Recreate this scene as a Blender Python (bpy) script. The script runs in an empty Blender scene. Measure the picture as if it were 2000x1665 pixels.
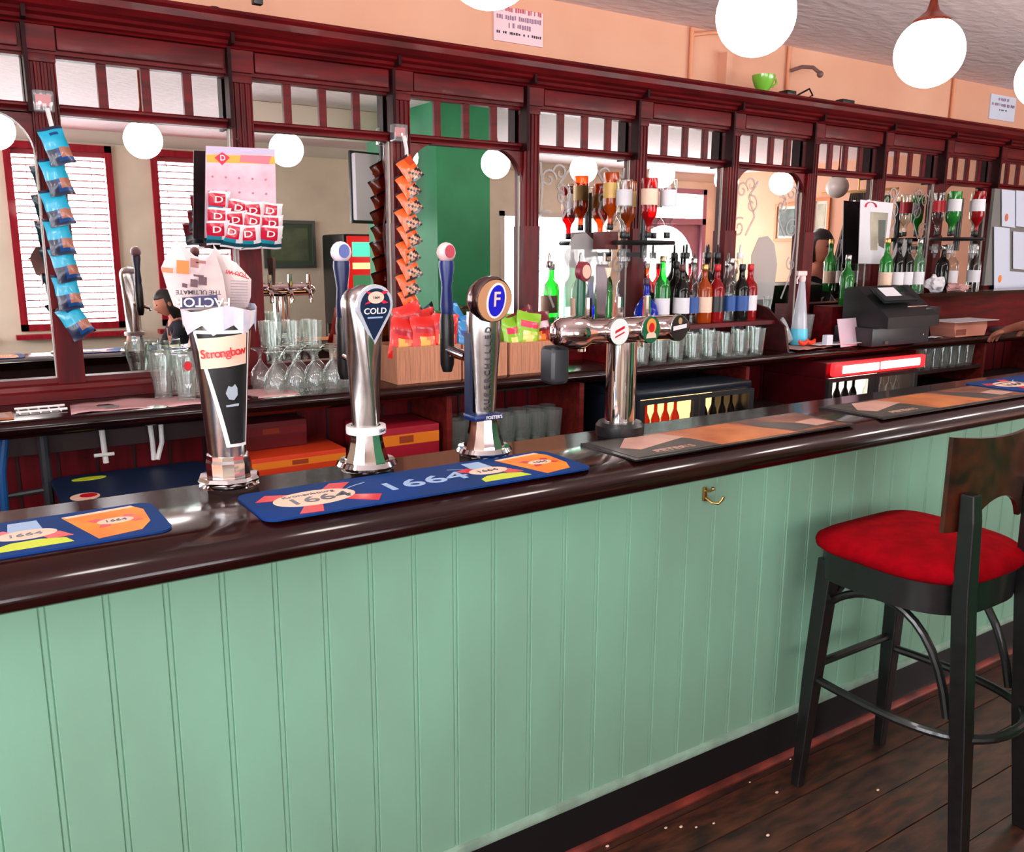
import bpy, bmesh, math, random
from mathutils import Vector, Matrix
random.seed(7)
PI = math.pi
C = bpy.context.scene.collection
sc = bpy.context.scene

# ------------------------------------------------------------------ camera
H = 1.62; FPX = 1697.15; YAW, PITCH, ROLL = 0.57980588, 0.20023099, 0.00504685
def _axes():
    cy, sy = math.cos(YAW), math.sin(YAW)
    F = Vector((sy*math.cos(PITCH), cy*math.cos(PITCH), -math.sin(PITCH)))
    R = Vector((cy, -sy, 0)); U = R.cross(F)
    c, s = math.cos(ROLL), math.sin(ROLL)
    return c*R + s*U, -s*R + c*U, F
AR, AU, AF = _axes()
cam = bpy.data.cameras.new('camera'); camo = bpy.data.objects.new('camera', cam); C.objects.link(camo)
cam.sensor_fit = 'HORIZONTAL'; cam.sensor_width = 36; cam.lens = FPX*36/2000; cam.clip_start = .05
m = Matrix(((AR.x, AU.x, -AF.x), (AR.y, AU.y, -AF.y), (AR.z, AU.z, -AF.z))).to_4x4()
m.translation = (0, 0, H); camo.matrix_world = m
sc.camera = camo
def at(x, y, Y):
    """a measured point of the photograph on the vertical plane at distance Y"""
    d = AR*((x-1000)/FPX) + AU*(-(y-832.5)/FPX) + AF
    return Vector((0, 0, H)) + d*(Y/d.y)

# ------------------------------------------------------------------ light
w = bpy.data.worlds.new('daylight'); sc.world = w; w.use_nodes = True
bg = w.node_tree.nodes['Background']; bg.inputs[0].default_value = (1, .985, .97, 1); bg.inputs[1].default_value = 11.0
def portal(x0, x1, z0, z1, y):
    l = bpy.data.lights.new('window_portal', 'AREA'); l.shape = 'RECTANGLE'; l.size = x1-x0; l.size_y = z1-z0
    l.cycles.is_portal = True
    o = bpy.data.objects.new('window_portal', l); C.objects.link(o); o.location = ((x0+x1)/2, y, (z0+z1)/2)
    o.rotation_euler = (PI/2, 0, 0)
WINS = [(-2.1, -1.1, .9, 2.58), (-.65, .28, .9, 2.58), (.60, 1.48, .91, 2.58), (1.82, 2.58, .91, 2.58), (4.85, 5.35, .5, 2.2), (5.75, 7.5, .75, 2.12), (7.75, 9.2, .02, 2.5)]  # first two openings lie out of view, added to let in more daylight
for a, b, c_, d in WINS: portal(a, b, c_, d, -2.57)
ADDED_SIDEW = [(-2.2, -.75), (-.35, 1.1)]  # unseen left wall windows, added to brighten the seating side
for a, b in ADDED_SIDEW:
    portal(a, b, .8, 2.55, 0); l_ = C.objects[-1]; l_.location = (-2.63, (a+b)/2, 1.675); l_.rotation_euler = (PI/2, 0, -PI/2)
sc.view_settings.view_transform = 'Standard'; sc.view_settings.look = 'None'
sc.view_settings.exposure = 0.78; sc.view_settings.gamma = 1.0; sc.view_settings.use_curve_mapping = False
cy_ = sc.cycles
cy_.max_bounces = 10; cy_.diffuse_bounces = 6; cy_.glossy_bounces = 5; cy_.transmission_bounces = 6; cy_.transparent_max_bounces = 24
cy_.caustics_reflective = False; cy_.caustics_refractive = False; cy_.sample_clamp_indirect = 14.0
cy_.use_denoising = True
GLOBE_POWER = 16.0

# ------------------------------------------------------------------ materials
def lin(c):
    r = []
    for v in c[:3]:
        v = v/255.0
        r.append(v/12.92 if v <= .04045 else ((v+.055)/1.055)**2.4)
    return (r[0], r[1], r[2], 1)
MATS = {}
def mat(name, col, rough=.5, metal=0., coat=0., noise=0., nscale=6., col2=None, bump=0., bscale=30., emit=0., stretch=(1, 1, 1), alpha=None, spec=None):
    if name in MATS: return MATS[name]
    M = bpy.data.materials.new(name); M.use_nodes = True; nt = M.node_tree; b = nt.nodes['Principled BSDF']
    b.inputs['Base Color'].default_value = lin(col); b.inputs['Roughness'].default_value = rough
    b.inputs['Metallic'].default_value = metal; b.inputs['Coat Weight'].default_value = coat; b.inputs['Coat Roughness'].default_value = .06
    if spec is not None: b.inputs['Specular IOR Level'].default_value = spec
    if noise > 0 or bump > 0:
        tc = nt.nodes.new('ShaderNodeTexCoord'); mp = nt.nodes.new('ShaderNodeMapping'); mp.inputs['Scale'].default_value = stretch
        nt.links.new(tc.outputs['Object'], mp.inputs[0])
    if noise > 0:
        n = nt.nodes.new('ShaderNodeTexNoise'); n.inputs['Scale'].default_value = nscale; n.inputs['Detail'].default_value = 5
        nt.links.new(mp.outputs[0], n.inputs['Vector'])
        r = nt.nodes.new('ShaderNodeValToRGB'); r.color_ramp.elements[0].position = .35; r.color_ramp.elements[1].position = .68
        c2 = col2 or tuple(max(0, v*(1-noise)) for v in col)
        r.color_ramp.elements[0].color = lin(c2); r.color_ramp.elements[1].color = lin(col)
        nt.links.new(n.outputs['Fac'], r.inputs[0]); nt.links.new(r.outputs[0], b.inputs['Base Color'])
    if bump > 0:
        n2 = nt.nodes.new('ShaderNodeTexNoise'); n2.inputs['Scale'].default_value = bscale; n2.inputs['Detail'].default_value = 4
        nt.links.new(mp.outputs[0], n2.inputs['Vector'])
        bp = nt.nodes.new('ShaderNodeBump'); bp.inputs['Strength'].default_value = bump; bp.inputs['Distance'].default_value = .01
        nt.links.new(n2.outputs['Fac'], bp.inputs['Height']); nt.links.new(bp.outputs[0], b.inputs['Normal'])
    if emit > 0:
        b.inputs['Emission Color'].default_value = lin(col); b.inputs['Emission Strength'].default_value = emit
    MATS[name] = M; return M
def glassmat(name, tint=(235, 245, 240), edge=(150, 170, 165), op=.0, gloss=.9, frost=0.):
    """thin clear glass: lets light straight through, mirrors at grazing angles, darker tint at the rims"""
    if name in MATS: return MATS[name]
    M = bpy.data.materials.new(name); M.use_nodes = True; nt = M.node_tree; N = nt.nodes; L = nt.links
    for n in list(N): N.remove(n)
    out = N.new('ShaderNodeOutputMaterial'); lw = N.new('ShaderNodeLayerWeight'); lw.inputs[0].default_value = .35
    mc = N.new('ShaderNodeMixRGB'); mc.inputs[1].default_value = lin(tint); mc.inputs[2].default_value = lin(edge)
    L.new(lw.outputs['Facing'], mc.inputs[0])
    tr = N.new('ShaderNodeBsdfTransparent'); L.new(mc.outputs[0], tr.inputs[0])
    gl = N.new('ShaderNodeBsdfGlossy'); gl.inputs['Roughness'].default_value = .03; gl.inputs[0].default_value = (gloss, gloss, gloss, 1)
    lw2 = N.new('ShaderNodeLayerWeight'); lw2.inputs[0].default_value = .5; pw = N.new('ShaderNodeMath'); pw.operation = 'POWER'; pw.inputs[1].default_value = 3.5; L.new(lw2.outputs['Facing'], pw.inputs[0])
    fr = N.new('ShaderNodeMath'); fr.operation = 'MULTIPLY_ADD'; fr.inputs[1].default_value = .85; fr.inputs[2].default_value = .05; L.new(pw.outputs[0], fr.inputs[0])
    mx = N.new('ShaderNodeMixShader'); L.new(fr.outputs[0], mx.inputs[0]); L.new(tr.outputs[0], mx.inputs[1]); L.new(gl.outputs[0], mx.inputs[2])
    last = mx
    if op > 0:
        df = N.new('ShaderNodeBsdfDiffuse'); df.inputs[0].default_value = lin(tint)
        m2 = N.new('ShaderNodeMixShader'); m2.inputs[0].default_value = op; L.new(mx.outputs[0], m2.inputs[1]); L.new(df.outputs[0], m2.inputs[2]); last = m2
    L.new(last.outputs[0], out.inputs[0]); MATS[name] = M; return M
def mahog(name, a, b, rough, coat, sx=(1.2, 9, 9), spec=.22):
    return mat(name, a, rough, coat=coat, spec=spec, noise=.5, nscale=3.5, col2=b, stretch=sx)

WOOD = mahog('mahogany', (104, 10, 16), (70, 6, 10), .45, .03)
WOODV = mahog('mahogany_upright', (104, 10, 16), (68, 6, 10), .48, .02, (9, 9, 1.2))
TOPW = mahog('polished_mahogany', (38, 8, 7), (20, 5, 5), .14, .12, (1., 8, 8), .3)
DARKW = mat('dark_carcass', (42, 16, 16), .6)
SHELFRED = mahog('red_wainscot', (130, 22, 32), (96, 14, 22), .5, .1, (9, 9, 1))
GREEN = mat('sage_green_paint', (134, 184, 156), .34, noise=.12, nscale=2.2, col2=(128, 168, 143), stretch=(1.6, 1, .7), bump=.08, bscale=9)
GREEN_TRIM = mat('sage_green_trim', (160, 192, 170), .45, noise=.2, nscale=14)
GROOVE = mat('groove_shadow_paint', (98, 126, 108), .6)
BLACK = mat('black_gloss_skirting', (16, 15, 17), .45)
PEACH = mat('peach_plaster', (224, 172, 144), .85, noise=.06, nscale=1.2, col2=(218, 158, 130), bump=.05, bscale=14)
BEIGE = mat('beige_plaster', (246, 232, 208), .85, noise=.08, nscale=2)
PILLARG = mat('green_pillar_paint', (22, 128, 80), .6, noise=.18, nscale=2.2, col2=(14, 108, 66))
CREAM = mat('cream_paint', (226, 216, 202), .6)
CHROME = mat('chrome', (226, 222, 220), .07, 1.)
STEEL = mat('brushed_steel', (190, 184, 182), .22, 1., noise=.1, nscale=40)
MIRROR = mat('mirror_silver', (249, 247, 245), .0, 1.)
WHITE = mat('white_plastic', (236, 234, 232), .4)
PAPER = mat('white_paper', (226, 222, 228), .8)
PINKPAPER = mat('pinkish_paper', (222, 168, 168), .8, noise=.1, nscale=9)
INK = mat('printing_ink', (60, 52, 66), .8)
BLACKP = mat('black_plastic', (20, 20, 22), .35)
DKGREY = mat('dark_grey_plastic', (44, 46, 50), .4)
RED = mat('red_print', (200, 16, 34), .4)
NAVY = mat('navy_print', (16, 34, 66), .35)
BLUEMAT = mat('blue_bar_mat', (10, 56, 124), .6, spec=.12, noise=.2, nscale=5, col2=(13, 50, 100))
CREAMP = mat('cream_print', (238, 200, 176), .5)
ORANGEP = mat('amber_print', (255, 150, 40), .5, noise=.25, nscale=14, col2=(250, 120, 24))
LIME = mat('lime_print', (196, 212, 40), .5)
LIGHTP = mat('pale_blue_print', (150, 178, 212), .5)
CARD = mat('cardboard', (206, 140, 108), .8, noise=.12, nscale=8, stretch=(14, 14, 1))
GLASS = glassmat('clear_glass', (252, 254, 253), (214, 228, 222), gloss=1., op=.05)
GLASS2 = glassmat('clear_plastic', (246, 246, 246), (190, 190, 195), op=.12)
BOARDW = mahog('black_stained_wood', (26, 24, 24), (17, 16, 16), .32, .25, spec=.4)
STOOLBACK = mahog('dark_stained_backrest', (74, 30, 14), (26, 14, 10), .3, .25, (5, 5, 5), .4)
VELVET = mat('red_velvet', (150, 2, 14), .95, spec=.05, noise=.15, nscale=20, bump=.2, bscale=160)
GLOBE = mat('lit_opal_glass', (255, 246, 238), .3, emit=GLOBE_POWER)
OPAL = mat('unlit_opal_glass', (205, 195, 192), .25)
COPPER = mat('bronze_gallery', (120, 48, 30), .35, .7)
SKIN = mat('skin', (190, 120, 96), .6)
HAIR = mat('black_hair', (24, 16, 16), .5)
CLOTH = mat('dark_navy_cloth', (24, 26, 38), .9)
BRASS = mat('aged_brass', (190, 150, 90), .3, 1.)
CURTAIN = mat('grey_brown_curtain', (84, 72, 66), .9)
PINKFRAME = mahog('red_window_frame', (176, 22, 44), (140, 14, 32), .5, .1, (9, 9, 1))

# ------------------------------------------------------------------ mesh helpers
class MB:
    def __init__(s): s.v = []; s.f = []; s.m = []
    def add(s, vs, fs, mi=0):
        o = len(s.v); s.v += [tuple(v) for v in vs]
        for k, f in enumerate(fs):
            s.f.append([i+o for i in f]); s.m.append(mi[k] if isinstance(mi, list) else mi)
        return s
    def box(s, x0, x1, y0, y1, z0, z1, mi=0, T=None):
        vs = [Vector((x, y, z)) for x in (x0, x1) for y in (y0, y1) for z in (z0, z1)]
        if T is not None: vs = [T @ v for v in vs]
        return s.add(vs, [(0, 1, 3, 2), (4, 6, 7, 5), (0, 4, 5, 1), (2, 3, 7, 6), (0, 2, 6, 4), (1, 5, 7, 3)], mi)
    def rbox(s, x0, x1, y0, y1, z0, z1, r=.01, seg=2, mi=0, T=None):
        bm = bmesh.new(); bmesh.ops.create_cube(bm, size=1)
        for v in bm.verts: v.co = Vector((x0 if v.co.x < 0 else x1, y0 if v.co.y < 0 else y1, z0 if v.co.z < 0 else z1))
        bmesh.ops.bevel(bm, geom=list(bm.edges), offset=r, segments=seg, profile=.6, affect='EDGES')
        return s.frombm(bm, mi, T)
    def frombm(s, bm, mi=0, T=None):
        bm.verts.ensure_lookup_table()
        vs = [(T @ v.co) if T is not None else v.co.copy() for v in bm.verts]
        fs = [[v.index for v in f.verts] for f in bm.faces]; bm.free()
        return s.add(vs, fs, mi)
    def lathe(s, prof, c=(0, 0, 0), n=24, mi=0, T=None, sx=1., sy=1., cap=True, twist=0.):
        vs = []; fs = []; ms = []; k = len(prof)
        for (r, z) in prof:
            for i in range(n):
                a = 2*PI*i/n + twist*z
                vs.append(Vector((c[0]+r*sx*math.cos(a), c[1]+r*sy*math.sin(a), c[2]+z)))
        for j in range(k-1):
            for i in range(n):
                fs.append((j*n+i, j*n+(i+1) % n, (j+1)*n+(i+1) % n, (j+1)*n+i)); ms.append(mi[j] if isinstance(mi, (list, tuple)) else mi)
        if cap:
            if prof[0][0] > 1e-5: fs.append(tuple(range(n))[::-1]); ms.append(ms[0])
            if prof[-1][0] > 1e-5: fs.append(tuple((k-1)*n+i for i in range(n))); ms.append(ms[-1])
        if T is not None: vs = [T @ v for v in vs]
        return s.add(vs, fs, ms)
    def tube(s, pts, r, n=10, mi=0, closed=False, flat=1.):
        pts = [Vector(p) for p in pts]; rings = []; k = len(pts)
        up = Vector((0, 0, 1))
        prev = None
        for i, p in enumerate(pts):
            a = pts[i-1] if (i > 0 or closed) else p; b = pts[(i+1) % k] if (i < k-1 or closed) else p
            d = (b-a).normalized() if (b-a).length > 1e-9 else Vector((0, 0, 1))
            if prev is None:
                u = d.cross(up)
                if u.length < .05: u = d.cross(Vector((1, 0, 0)))
            else:
                u = prev - d*prev.dot(d)
            u.normalize(); prev = u; v = d.cross(u)
            rr = r[i] if isinstance(r, (list, tuple)) else r
            rings.append([p + u*(rr*math.cos(2*PI*j/n)) + v*(rr*flat*math.sin(2*PI*j/n)) for j in range(n)])
        vs = [q for ring in rings for q in ring]; fs = []
        for i in range(k if closed else k-1):
            i2 = (i+1) % k
            for j in range(n): fs.append((i*n+j, i*n+(j+1) % n, i2*n+(j+1) % n, i2*n+j))
        if not closed:
            fs.append(tuple(range(n))[::-1]); fs.append(tuple((k-1)*n+j for j in range(n)))
        return s.add(vs, fs, mi)
    def prism(s, poly, d0, d1, axis='y', mi=0, T=None):
        """poly in the plane across the axis, extruded from d0 to d1"""
        def P(a, b, d):
            return Vector((a, d, b)) if axis == 'y' else (Vector((d, a, b)) if axis == 'x' else Vector((a, b, d)))
        n = len(poly); vs = [P(a, b, d0) for a, b in poly] + [P(a, b, d1) for a, b in poly]
        if T is not None: vs = [T @ v for v in vs]
        fs = [tuple(range(n))[::-1], tuple(range(n, 2*n))] + [(i, (i+1) % n, n+(i+1) % n, n+i) for i in range(n)]
        return s.add(vs, fs, mi)
    def sphere(s, c, r, n=20, mi=0, sx=1, sy=1, sz=1):
        prof = [(r*math.sin(PI*i/(n//2)), -r*sz*math.cos(PI*i/(n//2))) for i in range(n//2+1)]
        prof[0] = (1e-6, prof[0][1]); prof[-1] = (1e-6, prof[-1][1])
        return s.lathe(prof, c, n, mi, sx=sx, sy=sy, cap=False)
    def build(s, name, mats, parent=None, loc=None, smooth=35):
        me = bpy.data.meshes.new(name); me.from_pydata(s.v, [], s.f); 
        for mm in (mats if isinstance(mats, (list, tuple)) else [mats]): me.materials.append(mm)
        me.polygons.foreach_set('material_index', s.m); me.validate(); me.update()
        bm = bmesh.new(); bm.from_mesh(me); bmesh.ops.recalc_face_normals(bm, faces=bm.faces); bm.to_mesh(me); bm.free()
        if smooth:
            me.shade_smooth(); me.set_sharp_from_angle(angle=math.radians(smooth))
        o = bpy.data.objects.new(name, me); C.objects.link(o)
        if parent: o.parent = parent
        if loc is not None: o.location = loc
        return o
def tag(o, label=None, cat=None, group=None, kind=None):
    if label: o['label'] = label
    if cat: o['category'] = cat
    if group: o['group'] = group
    if kind: o['kind'] = kind
    return o
def thing(name, label, cat, loc=(0, 0, 0), rz=0, group=None):
    o = bpy.data.objects.new(name, None); C.objects.link(o); o.location = loc; o.rotation_euler = (0, 0, rz); o.empty_display_size = .05
    return tag(o, label, cat, group)
def struct(name, mb, m, smooth=35): return tag(mb.build(name, m, smooth=smooth), kind='structure')
def dup(root, loc=None, rz=None, label=None, group=None, scale=None):
    r = root.copy(); C.objects.link(r)
    if loc is not None: r.location = loc
    if rz is not None: r.rotation_euler = (0, 0, rz)
    if label: r['label'] = label
    if group: r['group'] = group
    if scale is not None: r.scale = (scale,)*3 if not isinstance(scale, tuple) else scale
    for ch in list(root.children):
        c = ch.copy(); C.objects.link(c); c.parent = r
        for g in list(ch.children):
            d = g.copy(); C.objects.link(d); d.parent = c
    return r
def text(s, size, m, parent=None, T=None, ext=.0004, name='lettering', squeeze=1., align='CENTER'):
    cu = bpy.data.curves.new(name, 'FONT'); cu.body = s; cu.size = size; cu.extrude = ext; cu.align_x = align; cu.align_y = 'CENTER'; cu.offset = size*.012
    cu.resolution_u = 3
    to = bpy.data.objects.new(name, cu); C.objects.link(to)
    bpy.context.view_layer.update()
    me = bpy.data.meshes.new_from_object(to.evaluated_get(bpy.context.evaluated_depsgraph_get()))
    bpy.data.objects.remove(to); bpy.data.curves.remove(cu)
    me.materials.clear(); me.materials.append(m)
    me.transform((T or Matrix()) @ Matrix.Diagonal((squeeze, 1, 1, 1)))
    o = bpy.data.objects.new(name, me); C.objects.link(o)
    if parent: o.parent = parent
    return o
def frame(origin, xdir, ydir):
    """matrix whose local xy plane is spanned by xdir, ydir"""
    x = Vector(xdir).normalized(); y = Vector(ydir); y = (y - x*y.dot(x)).normalized(); z = x.cross(y)
    M = Matrix(((x.x, y.x, z.x), (x.y, y.y, z.y), (x.z, y.z, z.z))).to_4x4(); M.translation = origin
    return M
def ell(cx, cy, rx, ry, n=28, rot=0): return [(cx+rx*math.cos(2*PI*i/n)*math.cos(rot)-ry*math.sin(2*PI*i/n)*math.sin(rot), cy+rx*math.cos(2*PI*i/n)*math.sin(rot)+ry*math.sin(2*PI*i/n)*math.cos(rot)) for i in range(n)]
def rrect(x0, x1, y0, y1, r, n=6):
    P = []
    for cx, cy, a0 in ((x1-r, y1-r, 0), (x0+r, y1-r, 90), (x0+r, y0+r, 180), (x1-r, y0+r, 270)):
        for i in range(n+1):
            a = math.radians(a0+90*i/n); P.append((cx+r*math.cos(a), cy+r*math.sin(a)))
    return P

# ================================================================== THE ROOM
RX0, RX1, RY0, RY1, CEIL = -2.6, 9.4, -2.54, 3.36, 2.70
FLOORM = mat('worn_floorboards', (92, 54, 38), .5, noise=.6, nscale=8, col2=(44, 26, 24), stretch=(1, 3.5, 1), bump=.12, bscale=18)
FLOORM2 = mat('worn_floorboards_red', (100, 54, 36), .42, noise=.55, nscale=10, col2=(46, 30, 26), stretch=(1, 3.5, 1), bump=.12, bscale=18)
b = MB(); y = RY0; k = 0
while y < RY1:
    b.box(RX0, RX1, y+.0015, min(y+.128, RY1), -.03, 0 if k % 2 else -.0012, k % 2); y += .13; k += 1
b.box(RX0, RX1, RY0, RY1, -.05, -.012, 2)
struct('floor', b, [FLOORM, FLOORM2, BLACK], 0)
CEILM = mat('embossed_ceiling_paper', (230, 214, 216), .8, bump=.9, bscale=11, stretch=(1, 2.2, 1))
struct('ceiling', MB().box(RX0, RX1, RY0, RY1, CEIL, CEIL+.1), CEILM)
struct('wall_back', MB().box(RX0, RX1, RY1, RY1+.12, 0, CEIL), PEACH)
b = MB(); y = RY0
for (y0, y1) in ADDED_SIDEW:
    b.box(RX0-.12, RX0, y, y0, 0, CEIL); b.box(RX0-.12, RX0, y0, y1, 0, .8); b.box(RX0-.12, RX0, y0, y1, 2.55, CEIL); y = y1
b.box(RX0-.12, RX0, y, RY1, 0, CEIL); struct('wall_left', b, BEIGE)
struct('wall_right', MB().box(RX1, RX1+.12, RY0, RY1, 0, CEIL), PEACH)
# window wall: built around its openings
b = MB(); x = RX0
for (x0, x1, z0, z1) in WINS:
    b.box(x, x0, RY0-.2, RY0, 0, CEIL); b.box(x0, x1, RY0-.2, RY0, 0, z0) if z0 > .05 else None; b.box(x0, x1, RY0-.2, RY0, z1, CEIL); x = x1
b.box(x, RX1, RY0-.2, RY0, 0, CEIL)
struct('wall_front', b, BEIGE)
# ceiling coving along the window wall and boxed beam beside the pillar
b = MB(); b.prism([(RY0, CEIL-.1), (RY0+.03, CEIL-.09), (RY0+.09, CEIL-.03), (RY0+.1, CEIL), (RY0, CEIL)], RX0, RX1, 'x'); struct('trim_1', b, CREAM)
b = MB(); b.rbox(2.0, 3.228, -.66, -.2, CEIL-.16, CEIL-.0, .02); struct('trim_2', b, CREAM)
struct('trim_3', MB().box(3.23, 3.70, -.70, .56, 0, CEIL), PILLARG)
GLASSW = glassmat('window_glass', (250, 252, 255), (225, 230, 235))
SLAT = mat('blind_slat', (168, 56, 66), .5)
def window(n, x0, x1, z0, z1, blind, frame_m, bars=(), arch=False):
    root = tag(thing('window_%d' % n, None, None), kind='structure'); root.name = 'window_%d' % n
    b = MB(); t = .06; y0, y1 = RY0-.12, RY0+.03
    b.box(x0, x0+t, y0, y1, z0, z1); b.box(x1-t, x1, y0, y1, z0, z1); b.box(x0, x1, y0, y1, z0, z0+t); b.box(x0, x1, y0, y1, z1-t, z1)
    for z in bars: b.box(x0+t, x1-t, y0+.02, y1-.02, z-.025, z+.025)
    b.build('window_frame', frame_m, root)
    MB().box(x0-.05, x1+.05, RY0, RY0+.12, z0-.07, z0-.03).build('window_sill', frame_m, root)
    MB().box(x0+t, x1-t, RY0-.105, RY0-.1, z0+t, z1-t).build('pane', GLASSW, root)
    if blind:
        b = MB(); z = z0+t+.02
        while z < z1-t-.03:
            b.add([(x0+t+.005, RY0-.075, z), (x1-t-.005, RY0-.075, z), (x1-t-.005, RY0-.025, z+.015), (x0+t+.005, RY0-.025, z+.015)], [(0, 1, 2, 3)]); b.box(x0+t+.005, x1-t-.005, RY0-.027, RY0-.024, z+.010, z+.019); z += .06
        for q in (.2, .8): b.box(x0+(x1-x0)*q-.002, x0+(x1-x0)*q+.002, RY0-.05, RY0-.046, z0+t, z1-t)
        b.box(x0+t, x1-t, RY0-.08, RY0-.02, z1-t-.045, z1-t)
        tag(b.build('venetian_blind', SLAT, root))
    return root
for i, (a, b_, c_, d) in enumerate(WINS[:4]): window(i+1, a, b_, c_, d, True, PINKFRAME)  # first two are unseen windows added for daylight
window(5, *WINS[4], False, CREAM, (1.5,)); window(6, *WINS[5], False, CREAM, ())
for i, (y0, y1) in enumerate(ADDED_SIDEW):  # frames and panes of the added, unseen left wall windows
    root = tag(thing('window_%d' % (7+i), None, None), kind='structure'); b = MB(); xa, xb = RX0-.11, RX0+.02
    b.box(xa, xb, y0, y0+.06, .8, 2.55); b.box(xa, xb, y1-.06, y1, .8, 2.55); b.box(xa, xb, y0, y1, .8, .86); b.box(xa, xb, y0, y1, 2.49, 2.55); b.box(xa+.02, xb-.02, (y0+y1)/2-.025, (y0+y1)/2+.025, .86, 2.49)
    b.build('window_frame', PINKFRAME, root); MB().box(RX0-.08, RX0-.075, y0+.06, y1-.06, .86, 2.49).build('pane', GLASSW, root)
# glazed shop door with an arched light and a fan light
x0, x1, z0, z1 = WINS[6]
dr = tag(thing('door_1', None, None), kind='structure'); DOORW = mat('mauve_door_paint', (160, 110, 130), .45)
b = MB(); b.box(x0, x0+.07, RY0-.12, RY0+.02, 0, z1); b.box(x1-.07, x1, RY0-.12, RY0+.02, 0, z1); b.box(x0, x1, RY0-.12, RY0+.02, z1-.07, z1); b.box(x0, x1, RY0-.12, RY0+.02, 2.02, 2.10)
b.build('door_frame', DOORW, dr)
b = MB(); cx = (x0+x1)/2; r = (x1-x0)/2-.16
b.box(x0+.07, cx-r, RY0-.09, RY0-.04, .02, 2.02); b.box(cx+r, x1-.07, RY0-.09, RY0-.04, .02, 2.02); b.box(cx-r, cx+r, RY0-.09, RY0-.04, .02, .9)
arc = [(cx+r*math.cos(a), 2.0-r+r*math.sin(a)) for a in [PI*i/16 for i in range(17)]]
for i in range(16):
    (ax, az), (bx, bz) = arc[i], arc[i+1]; b.prism([(ax, az), (ax, 2.02), (bx, 2.02), (bx, bz)], RY0-.09, RY0-.04, 'y')
b.build('door_leaf', DOORW, dr)
b = MB(); b.tube([(x0+.16, RY0-.04, 1.02), (x0+.16, RY0+.01, 1.02), (x0+.26, RY0+.01, 1.02)], .009); b.build('door_handle', BRASS, dr)

# ================================================================== BAR COUNTER
BX0, BX1 = -1.6, 7.4
top = MB()
prof = [(1.925, 1.105), (1.915, 1.112), (1.60, 1.112), (1.585, 1.109), (1.545, 1.1), (1.527, 1.092), (1.515, 1.08), (1.511, 1.066), (1.515, 1.053), (1.527, 1.046), (1.56, 1.044), (1.575, 1.035), (1.62, 1.035), (1.62, 1.07), (1.925, 1.07)]
top.prism(prof, BX0, BX1, 'x')
ct = tag(top.build('countertop', TOPW, smooth=50), 'long glossy dark mahogany bar top with a rounded front edge, carrying the bar mats', 'countertop')
bar = thing('bar_counter', 'sage green boarded bar front with black skirting running the length of the room', 'bar counter', (0, 0, 0))
p = MB(); pl = [(BX0, 1.90)]; pl.append((BX0, 1.664)); xs = .0946 - .105*16
while xs < BX1-.1:
    if xs > BX0+.02: pl += [(xs-.0075, 1.664), (xs-.0055, 1.6675), (xs-.0030, 1.6648), (xs+.0030, 1.6648), (xs+.0055, 1.6675), (xs+.0075, 1.664)]
    xs += .105
pl += [(BX1, 1.664), (BX1, 1.90)]
n = len(pl); vs = [(x, y, .165) for x, y in pl] + [(x, y, 1.034) for x, y in pl]; fs = [(i, (i+1) % n, n+(i+1) % n, n+i) for i in range(n)]
p.add(vs, fs); o = p.build('boarded_front', GREEN, bar, smooth=0)
tr = MB(); tr.prism([(1.664, .142), (1.655, .145), (1.652, .155), (1.655, .166), (1.668, .172), (1.67, .142)], BX0, BX1, 'x'); tr.build('bottom_moulding', GREEN_TRIM, bar)
MB().box(BX0, BX1, 1.660, 1.90, .0, .143).build('skirting', BLACK, bar)
MB().prism([(1.66, 0), (1.643, .0), (1.643, .006), (1.652, .016), (1.66, .018)], BX0, BX1, 'x').build('floor_bead', mat('bare_red_wood', (150, 60, 48), .35, noise=.4, nscale=9), bar)
DRIP = mat('inner_steel_rail', (190, 180, 178), .2, 1.)
MB().box(BX0, BX1, 1.90, 1.915, .2, 1.07).build('back_panel', DARKW, bar)
# small brass hook under the counter
hk = MB(); hk.rbox(1.724, 1.736, 1.655, 1.6645, .935, .975, .003); hk.tube([(1.73, 1.655, .965), (1.73, 1.64, .968), (1.73, 1.632, .975)], .004); hk.tube([(1.73, 1.655, .945), (1.735, 1.635, .935), (1.745, 1.62, .935), (1.752, 1.615, .945), (1.755, 1.612, .955)], .004); hk.sphere((1.73, 1.630, .977), .006, 10)
tag(hk.build('bag_hook', BRASS), 'small brass coat hook screwed to the green bar front', 'hook')

# ================================================================== BACK BAR SURROUND
bb = thing('back_bar', 'carved mahogany mirrored back bar surround with fluted posts and small square panes', 'back bar', (0, 0, 0))
MY = 3.27
PX = [.347+.6222*k for k in range(-3, 15)]
def postx(k): return PX[k+3]
XL, XR = PX[0], PX[-1]
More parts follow.
